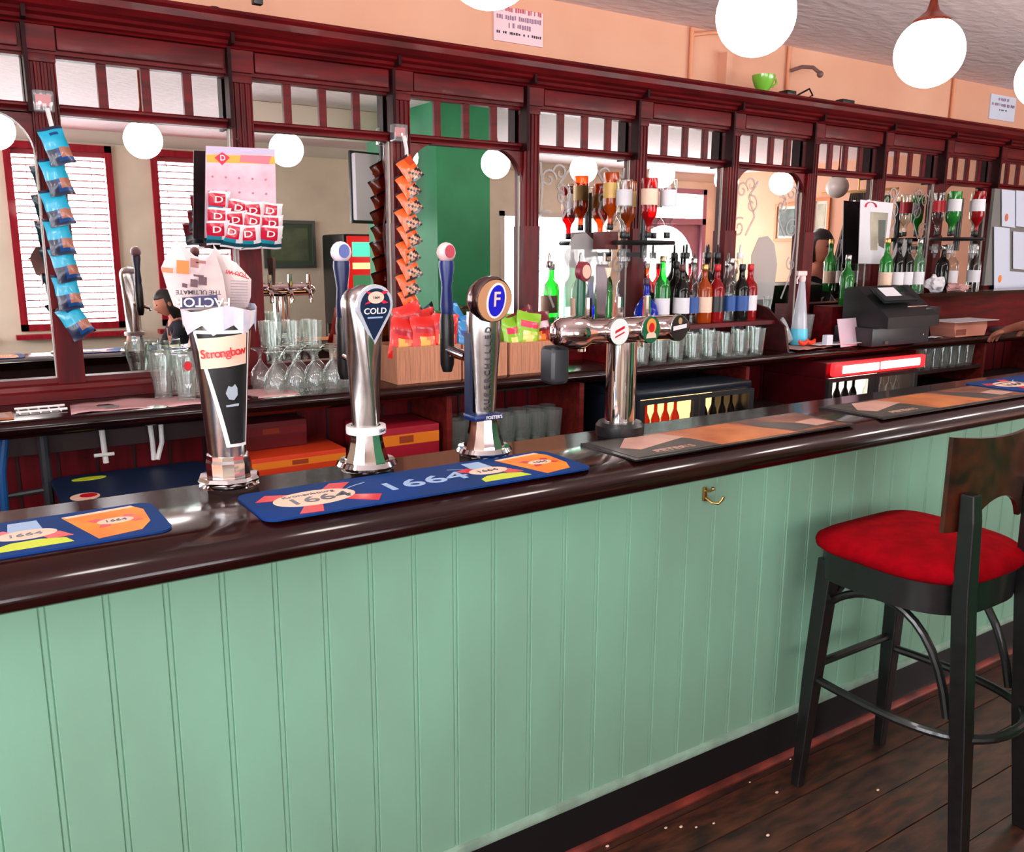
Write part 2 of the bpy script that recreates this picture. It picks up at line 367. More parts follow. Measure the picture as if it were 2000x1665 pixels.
# cornice and frieze
cp = [(3.36, 2.395), (3.10, 2.395), (3.098, 2.385), (3.108, 2.375), (3.112, 2.355), (3.13, 2.338), (3.15, 2.33), (3.155, 2.322), (3.175, 2.315), (3.18, 2.305), (3.195, 2.30), (3.20, 2.295), (3.36, 2.295)]
MB().prism(cp, XL-.06, XR+.06, 'x').build('cornice', WOOD, bb, smooth=20)
MB().box(XL-.05, XR+.05, 3.225, 3.36, 2.215, 2.297).build('frieze', WOOD, bb)
FR = 3.25
for i in range(len(PX)-1):
    k = i-3; a, c_ = PX[i]+.0405, PX[i+1]-.0405
    fb = MB(); fb.rbox(a+.004, c_-.022, 3.205, 3.23, 2.226, 2.292, .006); fb.box(PX[i]-.04, PX[i]+.04, 3.205, 3.23, 2.222, 2.294)
    fb.build('frieze_panel', WOOD, bb)
    rail = MB()
    rail.box(a, c_, FR, MY, 2.207, 2.222)
    rail.prism([(MY, 2.068), (FR-.012, 2.068), (FR-.016, 2.063), (FR-.016, 2.057), (FR-.004, 2.052), (FR, 2.046), (FR, 2.036), (MY, 2.036)], a, c_, 'x')
    wdt = (c_-a); pw = wdt/4
    for q in range(1, 4): rail.box(a+pw*q-.0145, a+pw*q+.0145, FR+.01, MY, 2.066, 2.208)
    rail.build('pane_rails', WOOD, bb)
    MB().box(a-.02, c_+.02, MY, MY+.006, 2.05, 2.215).build('mirror_pane_row', MIRROR, bb, smooth=0)
    if k % 3 == 2 or k in (-1,):      # rounded-top bays
        r = .13; sp = MB()
        for sgn, xx in ((1, a), (-1, c_)):
            sp = MB(); poly = [(xx, 2.04)] + [(xx+sgn*(r-r*math.cos(t)), 2.04-r+r*math.sin(t)) for t in [PI/2*j/10 for j in range(11)]][::-1]
            sp.prism(poly, FR, MY, 'y').build('arch_spandrel', WOOD, bb)
    mp = MB().box(a-.02, c_+.02, MY, MY+.006, 1.18, 2.045); mp.v = [(vx, vy+(vz-1.6)*.0035, vz) for vx, vy, vz in mp.v]; mpo = mp.build('mirror_panel', MIRROR, bb, smooth=0)
    MB().box(a-.002, a+.003, MY-.005, MY, 1.19, 2.04).build('mirror_bead', CREAM, bb); MB().box(c_-.003, c_+.002, MY-.005, MY, 1.19, 2.04).build('mirror_bead', CREAM, bb)
for i, x in enumerate(PX):
    # fluted post: grooves in section
    sec = [(x-.039, MY+.01), (x-.039, 3.234)]
    for q in range(4):
        g = x-.0285+.019*q
        sec += [(g-.0065, 3.234), (g-.004, 3.2395), (g+.004, 3.2395), (g+.0065, 3.234)]
    sec += [(x+.039, 3.234), (x+.039, MY+.01)]
    pm = MB().prism(sec, 1.72, 2.215, 'z')
    pm.box(x-.041, x+.041, 3.228, MY+.01, 1.155, 1.722); pm.rbox(x-.0405, x+.0405, 3.228, MY+.01, 2.19, 2.222, .004)
    pm.build('post', WOODV, bb, smooth=20)
    MB().box(x-.052, x-.040, 3.196, 3.25, 2.035, 2.30).box(x-.052, x-.040, 3.14, 3.22, 2.30, 2.385).build('bracket', mahog('dark_bracket', (46, 12, 14), (32, 8, 10), .5, .0, spec=.1), bb)
MB().prism([(3.36, 1.121), (3.20, 1.121), (3.20, 1.150), (3.215, 1.156), (3.22, 1.170), (3.235, 1.176), (3.24, 1.192), (3.36, 1.192)], XL-.05, XR+.05, 'x').build('plinth_rail', WOOD, bb, smooth=20)
MB().box(XL-.05, XR+.05, 3.292, 3.36, 1.15, 2.25).build('backing_board', DARKW, bb)

# back counter
bc = MB(); bc.prism([(3.27, 1.12), (2.90, 1.12), (2.885, 1.116), (2.874, 1.106), (2.87, 1.094), (2.874, 1.082), (2.886, 1.074), (2.895, 1.066), (2.91, 1.064), (3.27, 1.064)], XL-.05, XR+.05, 'x')
tag(bc.build('back_worktop', TOPW, smooth=50), 'dark mahogany worktop below the mirrors, crowded with glasses and snack boxes', 'worktop')
cab = thing('under_counter_shelving', 'open dark shelving under the back worktop, with red boarded back', 'shelving')
b = MB(); b.box(XL, XR, 3.235, 3.30, 0, 1.064)
x = XL
while x < XR: b.box(x-.004, x+.004, 3.231, 3.236, 0, 1.064, 1); x += .12
b.build('boarded_back', [SHELFRED, DARKW], cab)
for xa, xb in ((.78, 2.26), (3.315, 3.75), (4.735, XR)): MB().box(xa, xb, 2.93, 3.23, .79, .815).build('shelf', DARKW, cab)
for x in (.78, 1.62, 2.27, 3.30, 4.72, 5.45, 6.4, 7.5):
    MB().box(x-.012, x+.012, 2.92, 3.235, 0, 1.064).build('divider', mahog('divider_wood', (120, 36, 30), (84, 22, 20), .45, .1), cab)
MB().box(XL, .78, 3.05, 3.235, .98, 1.064).build('apron', DARKW, cab)

# ================================================================== GLOBE LAMPS
def make_lamp():
    t = thing('globe_lamp', 'x', 'lamp')
    MB().sphere((0, 0, 0), .095, 32).build('globe', GLOBE, t, smooth=80)
    g = MB(); g.lathe([(.054, .076), (.052, .086), (.036, .098), (.018, .112), (.012, .13), (.008, .15), (.006, .17), (.006, CEIL-2.180-.02), (.045, CEIL-2.180-.018), (.048, CEIL-2.180)], n=24)
    g.build('gallery_and_rod', COPPER, t); return t
lampX = [-.45, .30, .97, 1.728, 2.452, 3.12, 3.84, 4.57, 5.25, 5.885, 6.61]
lampL = ['glowing round globe lamp, reflected in the mirror beyond the left edge', 'glowing round globe lamp reflected beside the blinds at the far left of the mirrors', 'glowing round globe lamp cut by the top edge, next to the paper notice',
 'largest glowing white globe lamp, hanging over the middle of the bar', 'glowing white globe lamp with its bronze cap in view, against the ceiling', 'glowing globe lamp just touching the right edge of the picture',
 'glowing globe lamp reflected in the mirror right of the green pillar', 'glowing globe lamp reflected behind the rotating bottle stand', 'glowing globe lamp reflected over the glazed door', 'glowing globe lamp reflected in the round-topped mirror beyond the bottles', 'unlit grey globe lamp reflected beside the calendar']
L0 = make_lamp()
for i, X in enumerate(lampX):
    l = L0 if i == 0 else dup(L0)
    l.location = (X, 1.57, 2.180); l['label'] = lampL[i]
    if i == 10:
        c = [c for c in l.children if c.name.startswith('globe')][0]; c.data = c.data.copy(); c.data.materials[0] = OPAL

# ================================================================== BAR MATS
CT = 1.112
def bottle_art(b, x, y, s):                 # small printed bottle lying across the mat
    b.prism([(x-.03*s, y+.02*s), (x+.03*s, y+.02*s), (x+.025*s, y+.09*s), (x-.025*s, y+.09*s)], .0042, .0045, 'z', 5)
    b.prism(ell(x, y, .052*s, .03*s), .0044, .0050, 'z', 2)
    b.prism([(x-.075*s, y+.03*s), (x-.035*s, y+.045*s), (x-.02*s, y+.02*s), (x-.05*s, y-.0*s)], .0042, .0046, 'z', 1)
    b.prism([(x+.075*s, y-.045*s), (x+.035*s, y-.05*s), (x+.02*s, y-.015*s), (x+.055*s, y-.005*s)], .0042, .0046, 'z', 1)
    b.prism([(x-.06*s, y-.086*s), (x+.07*s, y-.086*s), (x+.06*s, y-.055*s), (x+.02*s, y-.04*s), (x-.03*s, y-.042*s), (x-.055*s, y-.06*s)], .0042, .0047, 'z', 4)
def blue_mat(name, label, x, y, rz, L=.785, W=.21):
    t = thing(name, label, 'bar mat', (x, y, CT), rz, 'blue bar mats on the counter')
    b = MB(); b.prism(rrect(0, L, -W/2, W/2, .028), 0, .004, 'z', 0)
    cx = .135                                # oval badge with crossed ribbons at the left end
    for p in ([(-.115, .028), (-.085, .065), (-.02, .04), (-.045, .008)], [(.045, .0), (.02, .035), (.065, .088), (.108, .078)]): b.prism([(cx+u, v) for u, v in p], .004, .0046, 'z', 1)
    for p in ([(-.065, -.092), (-.03, -.03), (-.0, -.045), (-.018, -.098)], [(.04, -.03), (.055, -.005), (.13, -.045), (.105, -.085)]): b.prism([(cx+u, v) for u, v in p], .004, .0046, 'z', 1)
    b.prism(ell(cx, 0, .088, .052, rot=.06), .0044, .0052, 'z', 2)
    # large pale arcs round the number
    for a0, a1, rx, ry in ((2.2, 3.3, .17, .07), (-.35, .9, .17, .07)):
        pts = [(.37+rx*math.cos(a0+(a1-a0)*i/14), ry*math.sin(a0+(a1-a0)*i/14)) for i in range(15)]
        for i in range(14):
            (ax, ay), (bx, by) = pts[i], pts[i+1]; b.add([(ax, ay-.0022, .0045), (bx, by-.0022, .0045), (bx, by+.0022, .0045), (ax, ay+.0022, .0045)], [(0, 1, 2, 3)], 5)
    bottle_art(b, .555, .0, .95)
    g = [(.62, .075), (.745, .09), (.762, .055), (.758, -.03), (.735, -.075), (.66, -.09)]
    b.prism(g, .004, .0048, 'z', 3)
    b.prism([(.62, .075), (.745, .09), (.75, .078), (.628, .064)], .0048, .0052, 'z', 2)
    for p in ([(.655, .025), (.675, .032), (.69, .018), (.668, .008)], [(.725, .035), (.742, .03), (.73, .008), (.712, .016)], [(.67, -.03), (.69, -.025), (.695, -.006), (.675, -.01)], [(.735, -.018), (.75, -.012), (.735, .004), (.72, -.0)]): b.prism(p, .0048, .0053, 'z', 1)
    b.prism(ell(.703, .003, .032, .019), .0050, .0055, 'z', 2)
    o = b.build('mat', [BLUEMAT, RED, CREAMP, ORANGEP, LIME, LIGHTP], t, smooth=0)
    text('1664', .056, NAVY, o, frame((cx+.005, -.012, .0054), (1, .05, 0), (0, 1, 0)), squeeze=1.25)
    text('Kronenbourg', .019, NAVY, o, frame((cx-.005, .028, .0054), (1, .05, 0), (0, 1, 0)), squeeze=1.1)
    text('1664', .082, LIGHTP, o, frame((.385, -.006, .0046), (1, .03, 0), (0, 1, 0)), squeeze=1.35)
    text('1664', .024, NAVY, o, frame((.552, .0, .0052), (1, 0, 0), (0, 1, 0)), squeeze=1.2)
    text('1664', .02, NAVY, o, frame((.703, .003, .0057), (1, 0, 0), (0, 1, 0)), squeeze=1.0)
    return t
blue_mat('blue_bar_mat', 'long blue rubber bar mat lying in front of the two tall chrome taps', .472, 1.668, .0)
blue_mat('blue_bar_mat', 'blue bar mat cut off by the left edge, its amber glass print showing', -.468, 1.708, .01)
blue_mat('blue_bar_mat', 'blue bar mat at the far end of the counter, partly out of the picture', 3.32, 1.74, .0, W=.22)
PHOTO1 = mat('brown_photo_print', (150, 82, 48), .45, noise=.5, nscale=12, col2=(84, 44, 34)); PHOTO2 = mat('orange_photo_print', (206, 122, 62), .45, noise=.4, nscale=7, col2=(160, 84, 44))
GREYP = mat('grey_green_print', (70, 66, 58), .45, noise=.3, nscale=9); PINKP = mat('pale_pink_print', (214, 162, 146), .45, noise=.15, nscale=8)
def brown_mat(label, x, y, rz, L, W):
    t = thing('brown_bar_mat', label, 'bar mat', (x, y, CT), rz, 'brown picture bar mats on the counter')
    b = MB(); b.box(0, L, -W/2, W/2, 0, .004, 0)
    f = lambda u, v: (u*L, (v-.5)*W)
    for poly, mi in (([(.02, .06), (.36, .06), (.34, .5), (.25, .93), (.02, .94)], 3), ([(.06, .55), (.16, .92), (.30, .9), (.34, .6), (.22, .48), (.1, .35)], 4),
                     ([(.36, .06), (.72, .06), (.62, .94), (.26, .94), (.34, .5)], 2), ([(.45, .2), (.66, .2), (.6, .8), (.38, .8)], 1),
                     ([(.72, .06), (.98, .06), (.98, .94), (.62, .94)], 1), ([(.74, .15), (.9, .12), (.8, .6), (.66, .9), (.68, .5)], 3), ([(.86, .2), (.97, .25), (.95, .55), (.84, .5)], 4)):
        z = .004+.0003*(len(poly) % 3)+.0004*mi/4
        b.prism([f(u, v) for u, v in poly], .004, .0045+.0002*mi, 'z', mi)
    o = b.build('mat', [BLACKP, PHOTO1, PHOTO2, GREYP, PINKP], t, smooth=0)
    text('PETER\'S', .032, PINKP, o, frame((L*.2, -W*.3, .0052), (1, 0, 0), (0, 1, 0)), squeeze=1.3)
    return t
brown_mat('brown picture bar mat with black edges, beside the three-badge tap tower', 1.388, 1.676, 0, .86, .222)
brown_mat('brown picture bar mat further along the counter, in front of the lit red fridge', 2.395, 1.69, .0, .9, .235)

# ================================================================== BEER TAPS
def bell_base(t, ring=True):
    b = MB(); b.lathe([(.062, 0), (.064, .004), (.06, .012), (.053, .018), (.05, .03), (.043, .05), (.038, .075), (.036, .095)], n=12)
    b.build('bell_base', CHROME, t, smooth=25)
    r = MB(); r.lathe([(.052, .008), (.066, .006), (.072, .014), (.066, .024), (.052, .022)], n=14, cap=False); r.build('base_ring', CHROME, t, smooth=60)
def handle(t, x, y, z0, mats_, h=.33):
    b = MB(); b.lathe([(.012, z0), (.018, z0+.02), (.019, z0+.13), (.016, z0+.15)], (x, y, 0), 14, 0); b.lathe([(.015, z0+.15), (.017, z0+.17), (.013, z0+.22), (.020, z0+.27), (.019, z0+.285)], (x, y, 0), 14, 1)
    b.build('tap_handle', mats_[:2], t)
    k = MB(); k.sphere((x, y, z0+.305), .026, 16, 0, sy=.7); k.prism(ell(x, z0+.308, .013, .016), y-.022, y-.018, 'y', 1); k.build('handle_knob', [mats_[2], mats_[3]], t)
    f = MB(); f.tube([(x, y, z0+.06), (x, y-.10, z0+.05)], .013, 12); f.tube([(x, y-.02, z0+.05), (x+.045, y-.02, z0+.035), (x+.05, y-.02, z0+.02)], .010, 10); f.build('faucet', CHROME, t)
# tap with a pint-glass shaped front
t = thing('beer_tap', 'chrome beer tap shaped like a pint glass, black panel, newspaper on top', 'beer tap', (.486, 1.86, CT))
b = MB(); b.lathe([(.062, 0), (.064, .008), (.05, .014), (.046, .03), (.047, .06), (.044, .066), (.044, .075)], n=12, mi=0); b.build('base', CHROME, t, smooth=25)
r = MB(); r.lathe([(.046, .018), (.062, .016), (.066, .022), (.062, .029), (.046, .028)], n=10, cap=False); r.build('base_ring', CHROME, t, smooth=20)
b = MB(); b.lathe([(.042, .075), (.043, .09), (.046, .13), (.056, .25), (.070, .36), (.073, .385), (.068, .385), (.052, .25)], n=28, cap=False, sx=.93); b.build('body', STEEL, t)
def patch(poly_fn, z0, z1, off, mi, b, a0, a1, nz=12, na=10):
    """curved panel wrapped round the glass-shaped body"""
    R = lambda z: .0445 + (z-.09)*(.072-.0445)/.295
    vs = []; 
    for j in range(nz+1):
        z = z0+(z1-z0)*j/nz; A0, A1 = a0(z), a1(z)
        for i in range(na+1):
            a = A0+(A1-A0)*i/na; rr = R(z)+off
            vs.append((rr*.93*math.sin(a), -rr*math.cos(a), z))
    b.add(vs, [(j*(na+1)+i, j*(na+1)+i+1, (j+1)*(na+1)+i+1, (j+1)*(na+1)+i) for j in range(nz) for i in range(na)], mi)
b = MB(); patch(None, .098, .345, .003, 0, b, lambda z: -.30-.92*(z-.098)/.25, lambda z: .74)
patch(None, .105, .338, .0042, 1, b, lambda z: -.13-.94*(z-.105)/.24, lambda z: .65)
b.build('black_front_panel', [WHITE, BLACKP], t)
b = MB(); patch(None, .27, .333, .0055, 0, b, lambda z: -1.0, lambda z: .58, 6, 12)
for v_i, v in enumerate(b.v): b.v[v_i] = (v[0], v[1], v[2] + .10*(v[0]+.01))
pn = b.build('name_plate', CREAMP, t)
for ch_i, ch in enumerate('Strongbow'):
    a = -.84+.15*ch_i; rr = .0725
    text(ch, .025, RED, pn, frame((rr*.93*math.sin(a), -rr*math.cos(a)-.002, .300+.10*(rr*.93*math.sin(a)+.01)), (math.cos(a), math.sin(a), .1), (0, 0, 1)), name='lettering')
b = MB(); b.lathe([(.0, .0), (.012, .001)], (0, 0, 0), 8); 
em = MB(); em.prism([(-.012, .215), (-.004, .235), (.004, .24), (.012, .225), (.012, .21), (.004, .2), (-.006, .202)], -.0615, -.0600, 'y'); em.prism([(-.012, .19), (.014, .192), (.013, .187), (-.012, .186)], -.060, -.0575, 'y'); em.build('emblem', mat('silver_print', (150, 160, 170), .4), t)
pp = MB()
for i in range(14):
    a = -1.9+i*.29; rr = .072
    pp.add([(rr*math.sin(a), -rr*math.cos(a), .345+.012*math.sin(i*2.1)), (rr*math.sin(a+.29), -rr*math.cos(a+.29), .345+.012*math.sin((i+1)*2.1)), (rr*1.06*math.sin(a+.29), -rr*1.06*math.cos(a+.29), .388+.006*math.cos(i+1)), (rr*1.06*math.sin(a), -rr*1.06*math.cos(a), .388+.006*math.cos(i))], [(0, 1, 2, 3)], i % 2)
pp.build('torn_paper_sleeve', [mat('pinkish_white_paper', (232, 205, 214), .8, noise=.2, nscale=25, col2=(176, 190, 214)), PAPER], t, smooth=0)
# newspaper cone pushed into the glass-shaped tap
NEWS = mat('newsprint', (222, 200, 196), .9, noise=.16, nscale=10, col2=(196, 176, 178))
def sheet(b, pts, Y, mi, bulge=.012, d=.004, lean=0.):
    vs = [at(x, y, Y+lean*i) for i, (x, y) in enumerate(pts)]
    n = len(vs); c = sum(vs, Vector())/n + Vector((0, -bulge, 0))
    a = [v for v in vs]+[c]; bk = [v+Vector((0, d, 0)) for v in vs]+[c+Vector((0, d, 0))]
    b.add(a+bk, [(i, (i+1) % n, n) for i in range(n)]+[((i+1) % n+n+1, i+n+1, 2*n+1) for i in range(n)]+[(i, i+n+1, (i+1) % n+n+1, (i+1) % n) for i in range(n)], mi)
nw = thing('folded_newspaper', 'two crumpled newspapers stuffed upside down into the glass-shaped tap', 'newspaper')
b = MB(); sheet(b, [(315, 524), (326, 498), (345, 470), (380, 500), (402, 505), (418, 488), (436, 540), (446, 606), (400, 612), (368, 612), (340, 598), (326, 560)], 1.845, 0, .02); o = b.build('front_newspaper', NEWS, nw, smooth=0)
b = MB(); sheet(b, [(417, 478), (432, 498), (462, 514), (491, 546), (490, 580), (482, 606), (446, 618), (430, 560)], 1.875, 0, .015); o2 = b.build('rear_newspaper', NEWS, nw, smooth=0)
def onp(x, y, Y): return at(x, y, Y)
b = MB()
for (x0_, y0_, x1_, y1_, mi) in ((345, 508, 369, 534, 0), (372, 504, 388, 522, 1), (383, 508, 402, 514, 1), (356, 553, 366, 561, 2), (372, 545, 386, 560, 2), (378, 536, 398, 540, 2), (388, 540, 404, 556, 2), (316, 522, 338, 532, 3)):
    b.add([at(x0_, y0_, 1.822), at(x1_, y0_+2, 1.822), at(x1_, y1_+2, 1.822), at(x0_, y1_, 1.822)], [(0, 1, 2, 3)], mi)
b.build('printed_blocks', [mat('orange_ad', (226, 122, 66), .8), mat('brown_ad', (150, 100, 96), .8), mat('headline_black', (96, 70, 78), .8), mat('orange_strip', (224, 130, 96), .8)], o, smooth=0)
pz = at(396, 590, 1.822); text('FACTOR', .026, WHITE, o, frame(pz, (-1, 0, .03), (0, .1, -1)), squeeze=1.1, ext=.0005)
b = MB(); b.add([at(352, 582, 1.824), at(424, 576, 1.824), at(428, 598, 1.824), at(352, 604, 1.824)], [(0, 1, 2, 3)]); b.build('headline_band', mat('headline_band_blue', (70, 66, 100), .8), o, smooth=0)
text('THE ULTIMATE', .012, INK, o, frame(at(388, 571, 1.822), (-1, 0, .03), (0, .1, -1)), squeeze=1.1)
text('YOU WI', .012, RED, o2, frame(at(462, 534, 1.855), (-1, 0, .2), (0, .1, -1)), squeeze=1.0)
b = MB()
for i in range(9):
    q_ = at(450, 548+i*5.5, 1.857); q2 = at(484, 549+i*5.5, 1.857); b.add([q_, q2, q2+Vector((0, 0, -.0016)), q_+Vector((0, 0, -.0016))], [(0, 1, 2, 3)])
b.build('text_rules', mat('faint_ink', (150, 136, 144), .8), o2, smooth=0)
b = MB(); b.add([at(447, 530, 1.857)]*1+[at(486, 544, 1.857), at(486, 546, 1.857), at(447, 532, 1.857)], [(0, 1, 2, 3)]); b.build('red_rule', RED, o2, smooth=0)

# chrome tap with teardrop badge
t = thing('beer_tap', 'twisted chrome beer tap with a dark blue teardrop badge reading cold', 'beer tap', (.803, 1.848, CT))
bell_base(t)
b = MB(); nz = 26; n = 24; vs = []
for j in range(nz+1):
    u = j/nz; z = .085+.345*u
    rx = .032+.020*max(0, (u-.25)/.75)**1.4; ry = .030+.006*u
    if u > .86: q = (u-.86)/.14; sc_ = math.sqrt(max(1-q*q, .0)); rx *= max(sc_, .02); ry *= max(sc_, .02)
    tw = 1.15*(1-u)**1.2
    for i in range(n):
        a = 2*PI*i/n; c, s_ = math.cos(a), math.sin(a); p_ = .62
        xx = rx*abs(c)**p_*(1 if c > 0 else -1); yy = ry*abs(s_)**p_*(1 if s_ > 0 else -1)
        vs.append((xx*math.cos(tw)-yy*math.sin(tw), xx*math.sin(tw)+yy*math.cos(tw), z))
b.add(vs, [(j*n+i, j*n+(i+1) % n, (j+1)*n+(i+1) % n, (j+1)*n+i) for j in range(nz) for i in range(n)]+[tuple(range(n))[::-1], tuple(nz*n+i for i in range(n))])
b.build('twisted_column', STEEL, t, smooth=50)
b = MB(); b.lathe([(.034, .088), (.046, .088), (.047, .098), (.046, .106), (.034, .106)], n=24, cap=False); bd = b.build('white_collar', WHITE, t)
text('1664', .011, NAVY, bd, frame((.022, -.0425, .097), (.9, .42, 0), (0, 0, 1)))
TF = frame((.012, -.036, .372), (1, .16, 0), (0, -.12, 1))
tear = [(.0, -.082)]+[(.047*math.sin(a), .012-.047*math.cos(a)) for a in [math.radians(d) for d in range(62, 300, 14)]]
b = MB(); b.prism(tear, -.006, .004, 'z', 0, TF); b.prism([(x*.84, y*.84+.002) for x, y in tear if True], .004, .0052, 'z', 1, TF)
bg_ = b.build('teardrop_badge', [mat('badge_silver', (214, 218, 228), .3, .3), NAVY], t, smooth=0)
b = MB()
for a in (.6, PI-.6, PI+.6, -.6): b.prism([(.016*math.cos(a)-.004, .031+.012*math.sin(a)), (.030*math.cos(a)-.004, .031+.026*math.sin(a)), (.030*math.cos(a)+.009, .031+.022*math.sin(a)), (.016*math.cos(a)+.006, .031+.010*math.sin(a))], .0053, .0059, 'z', 0, TF)
b.prism(ell(0, .031, .021, .0135), .0058, .0064, 'z', 1, TF); b.build('ribbon_badge', [mat('badge_pink_red', (224, 30, 70), .4), CREAMP], bg_, smooth=0)
text('COLD', .019, WHITE, bg_, TF @ Matrix.Translation((0, .0, .0055)), squeeze=1.15, ext=.0004)
MB().prism([(-.02, -.016), (.02, -.016), (.02, -.0125), (-.02, -.0125)], .0054, .0058, 'z', 0, TF).build('small_print', LIGHTP, bg_, smooth=0)
text('1664', .009, NAVY, bg_, TF @ Matrix.Translation((0, .031, .0066)))
handle(t, .012, .145, .195, [BLACKP, mat('navy_handle', (10, 22, 66), .35), mat('pale_knob', (226, 206, 214), .3), mat('knob_blue', (70, 84, 150), .3)])

# chrome tap with round badge
t = thing('beer_tap', 'chrome beer tap with a round amber badge and embossed vertical lettering', 'beer tap', (1.112, 1.827, CT))
bell_base(t)
b = MB(); b.lathe([(.030, .085), (.031, .12), (.036, .2), (.043, .29), (.046, .33), (.044, .36)], n=28, sy=.8); b.build('column', STEEL, t)
b = MB(); b.box(-.044, -.037, -.008, .02, .10, .31); b.build('blue_side_strip', mat('blue_strip', (14, 28, 58), .4), t)
b = MB(); b.rbox(-.05, .034, -.040, .02, .094, .110, .006); bd = b.build('blue_collar', mat('blue_collar', (12, 36, 92), .35), t)
text("FOSTER'S", .0115, WHITE, bd, frame((.006, -.0405, .102), (1, 0, 0), (0, 0, 1)))
for i, ch in enumerate('SUPERCHILLED'):
    r_ = .0262+.0010*i; text(ch, .025, mat('embossed_grey', (60, 54, 58), .4, .3), t, frame((-r_*1.25*math.sin(.16), -r_*math.cos(.16)-.0012, .122+i*.0178), (0, -.06, 1), (-math.cos(.2), math.sin(.2), 0)), squeeze=.8, ext=.0012, name='embossed_letter')
TF = frame((.006, -.038, .388), (1, .10, 0), (0, -.10, 1))
hd = MB(); hd.lathe([(.02, -.06), (.044, -.052), (.055, -.03), (.057, -.006), (.053, .003), (.050, .002)], (0, 0, 0), 32, T=TF); hd.build('round_head', mat('dark_chrome', (130, 112, 112), .18, 1.), t, smooth=50)
bg_ = MB(); bg_.prism(ell(0, 0, .050, .050, 36), .0, .004, 'z', 0, TF); bgo = bg_.build('amber_badge', mat('amber_badge', (206, 150, 110), .35, .2), t, smooth=0)
b = MB(); b.prism(ell(.004, 0, .029, .043, 30, -.12), .004, .0052, 'z', 0, TF); b.prism(ell(.004, 0, .024, .038, 30, -.12), .0052, .006, 'z', 1, TF); b.build('blue_oval', [WHITE, mat('royal_blue', (24, 20, 190), .35)], bgo, smooth=0)
text('F', .05, CREAMP, bgo, TF @ Matrix.Translation((.004, .002, .0064)), squeeze=.95)
handle(t, -.02, .15, .195, [BLACKP, mat('blue_handle', (8, 32, 96), .35), mat('pinkish_knob', (214, 176, 176), .3), mat('knob_red', (170, 60, 76), .3)])

# three-badge tower
t = thing('beer_tower', 'T-shaped chrome beer tower with three round badges', 'beer tap', (1.565, 1.837, CT))
b = MB(); b.lathe([(.043, .02), (.043, .262)], n=32); b.build('column', CHROME, t)
b = MB(); b.lathe([(.066, 0), (.068, .01), (.068, .028), (.060, .038), (.044, .04)], n=28); b.build('base', BLACKP, t)
b = MB(); n = 20
ptsx = [(-.255, .012), (-.25, .03), (-.232, .041), (-.19, .046), (-.17, .046), (-.15, .036), (.17, .036), (.192, .030), (.205, .016), (.208, .006)]
vs = []
for (x, r_) in ptsx:
    for i in range(n):
        a = 2*PI*i/n; vs.append((x, -.03+r_*1.05*math.cos(a), .297+r_*.95*math.sin(a)))
b.add(vs, [(j*n+i, j*n+(i+1) % n, (j+1)*n+(i+1) % n, (j+1)*n+i) for j in range(len(ptsx)-1) for i in range(n)]+[tuple(range(n)), tuple((len(ptsx)-1)*n+i for i in range(n))])
b.build('cross_barrel', mat('warm_chrome', (206, 186, 184), .1, 1.), t, smooth=50)
b = MB(); b.rbox(-.25, -.19, -.02, .045, .16, .262, .02, 3); b.build('side_bracket', DKGREY, t)
def badge(x, m1, z=.298):
    r = MB(); T_ = frame((x, -.072, z), (1, .12, 0), (0, 0, 1)); r.lathe([(.036, -.012), (.038, 0), (.0365, .004)], (0, 0, 0), 30, 0, T_); r.prism(ell(0, 0, .0345, .0345, 30), .004, .0052, 'z', 1, T_)
    return r.build('round_badge', [CHROME, m1], t, smooth=40), T_
o, T_ = badge(-.075, WHITE)
b = MB(); b.prism([(-.018, -.004), (.017, .008), (.017, .015), (-.018, .003)], .0053, .006, 'z', 0, T_); b.prism([(-.018, -.016), (.017, -.004), (.017, .000), (-.018, -.012)], .0053, .006, 'z', 0, T_); b.build('red_stripes', RED, o, smooth=0)
o, T_ = badge(.035, mat('badge_green', (14, 92, 62), .35))
b = MB(); b.prism(ell(0, .010, .019, .021), .0053, .006, 'z', 0, T_); b.prism(ell(0, .006, .011, .013), .006, .0066, 'z', 1, T_); b.prism([(-.02, -.022), (.02, -.022), (.018, -.012), (.009, -.006), (-.009, -.006), (-.018, -.012)], .0053, .0062, 'z', 2, T_); b.build('badge_print', [mat('badge_gold', (226, 150, 70), .4), RED, CREAMP], o, smooth=0)
o, T_ = badge(.140, mat('badge_black', (26, 24, 26), .3))
b = MB(); b.prism([(-.028, -.006), (.028, .0), (.028, .011), (-.028, .006)], .0053, .006, 'z', 0, T_); b.prism(ell(0, .02, .008, .009, 12), .0053, .006, 'z', 1, T_); b.build('badge_print', [PAPER, mat('badge_tan', (190, 150, 110), .4)], o, smooth=0)
b = MB(); b.lathe([(.012, .33), (.014, .36), (.013, .42), (.012, .44)], (-.125, .03, 0), 12, 0); b.prism(ell(-.123, .452, .019, .026, 20), .012, .034, 'y', 1); b.prism(ell(-.121, .452, .013, .018, 20), .009, .0125, 'y', 2)
b.build('green_tap_handle', [mat('dark_green_handle', (10, 76, 50), .3), mat('handle_rim', (120, 40, 54), .3), mat('handle_face', (216, 170, 150), .4)], t)
b = MB(); b.lathe([(.014, .325), (.016, .34), (.020, .40), (.023, .46), (.021, .47)], (-.052, .03, 0), 4, 0, twist=0); o = b.build('black_tap_handle', [mat('black_silver_handle', (70, 58, 60), .25, .6)], t, smooth=20)
MB().prism([(-.062, .462), (-.042, .462), (-.047, .44), (-.053, .435)], .004, .008, 'y').build('handle_crest', CREAMP, o, smooth=0)
for x in (-.075, .035, .14):
    f = MB(); f.tube([(x, .01, .30), (x, .07, .29), (x, .085, .26), (x, .085, .23)], .011, 10); f.lathe([(.008, .3), (.013, .33), (.011, .38)], (x, .06, 0), 10); f.build('faucet', CHROME, t)

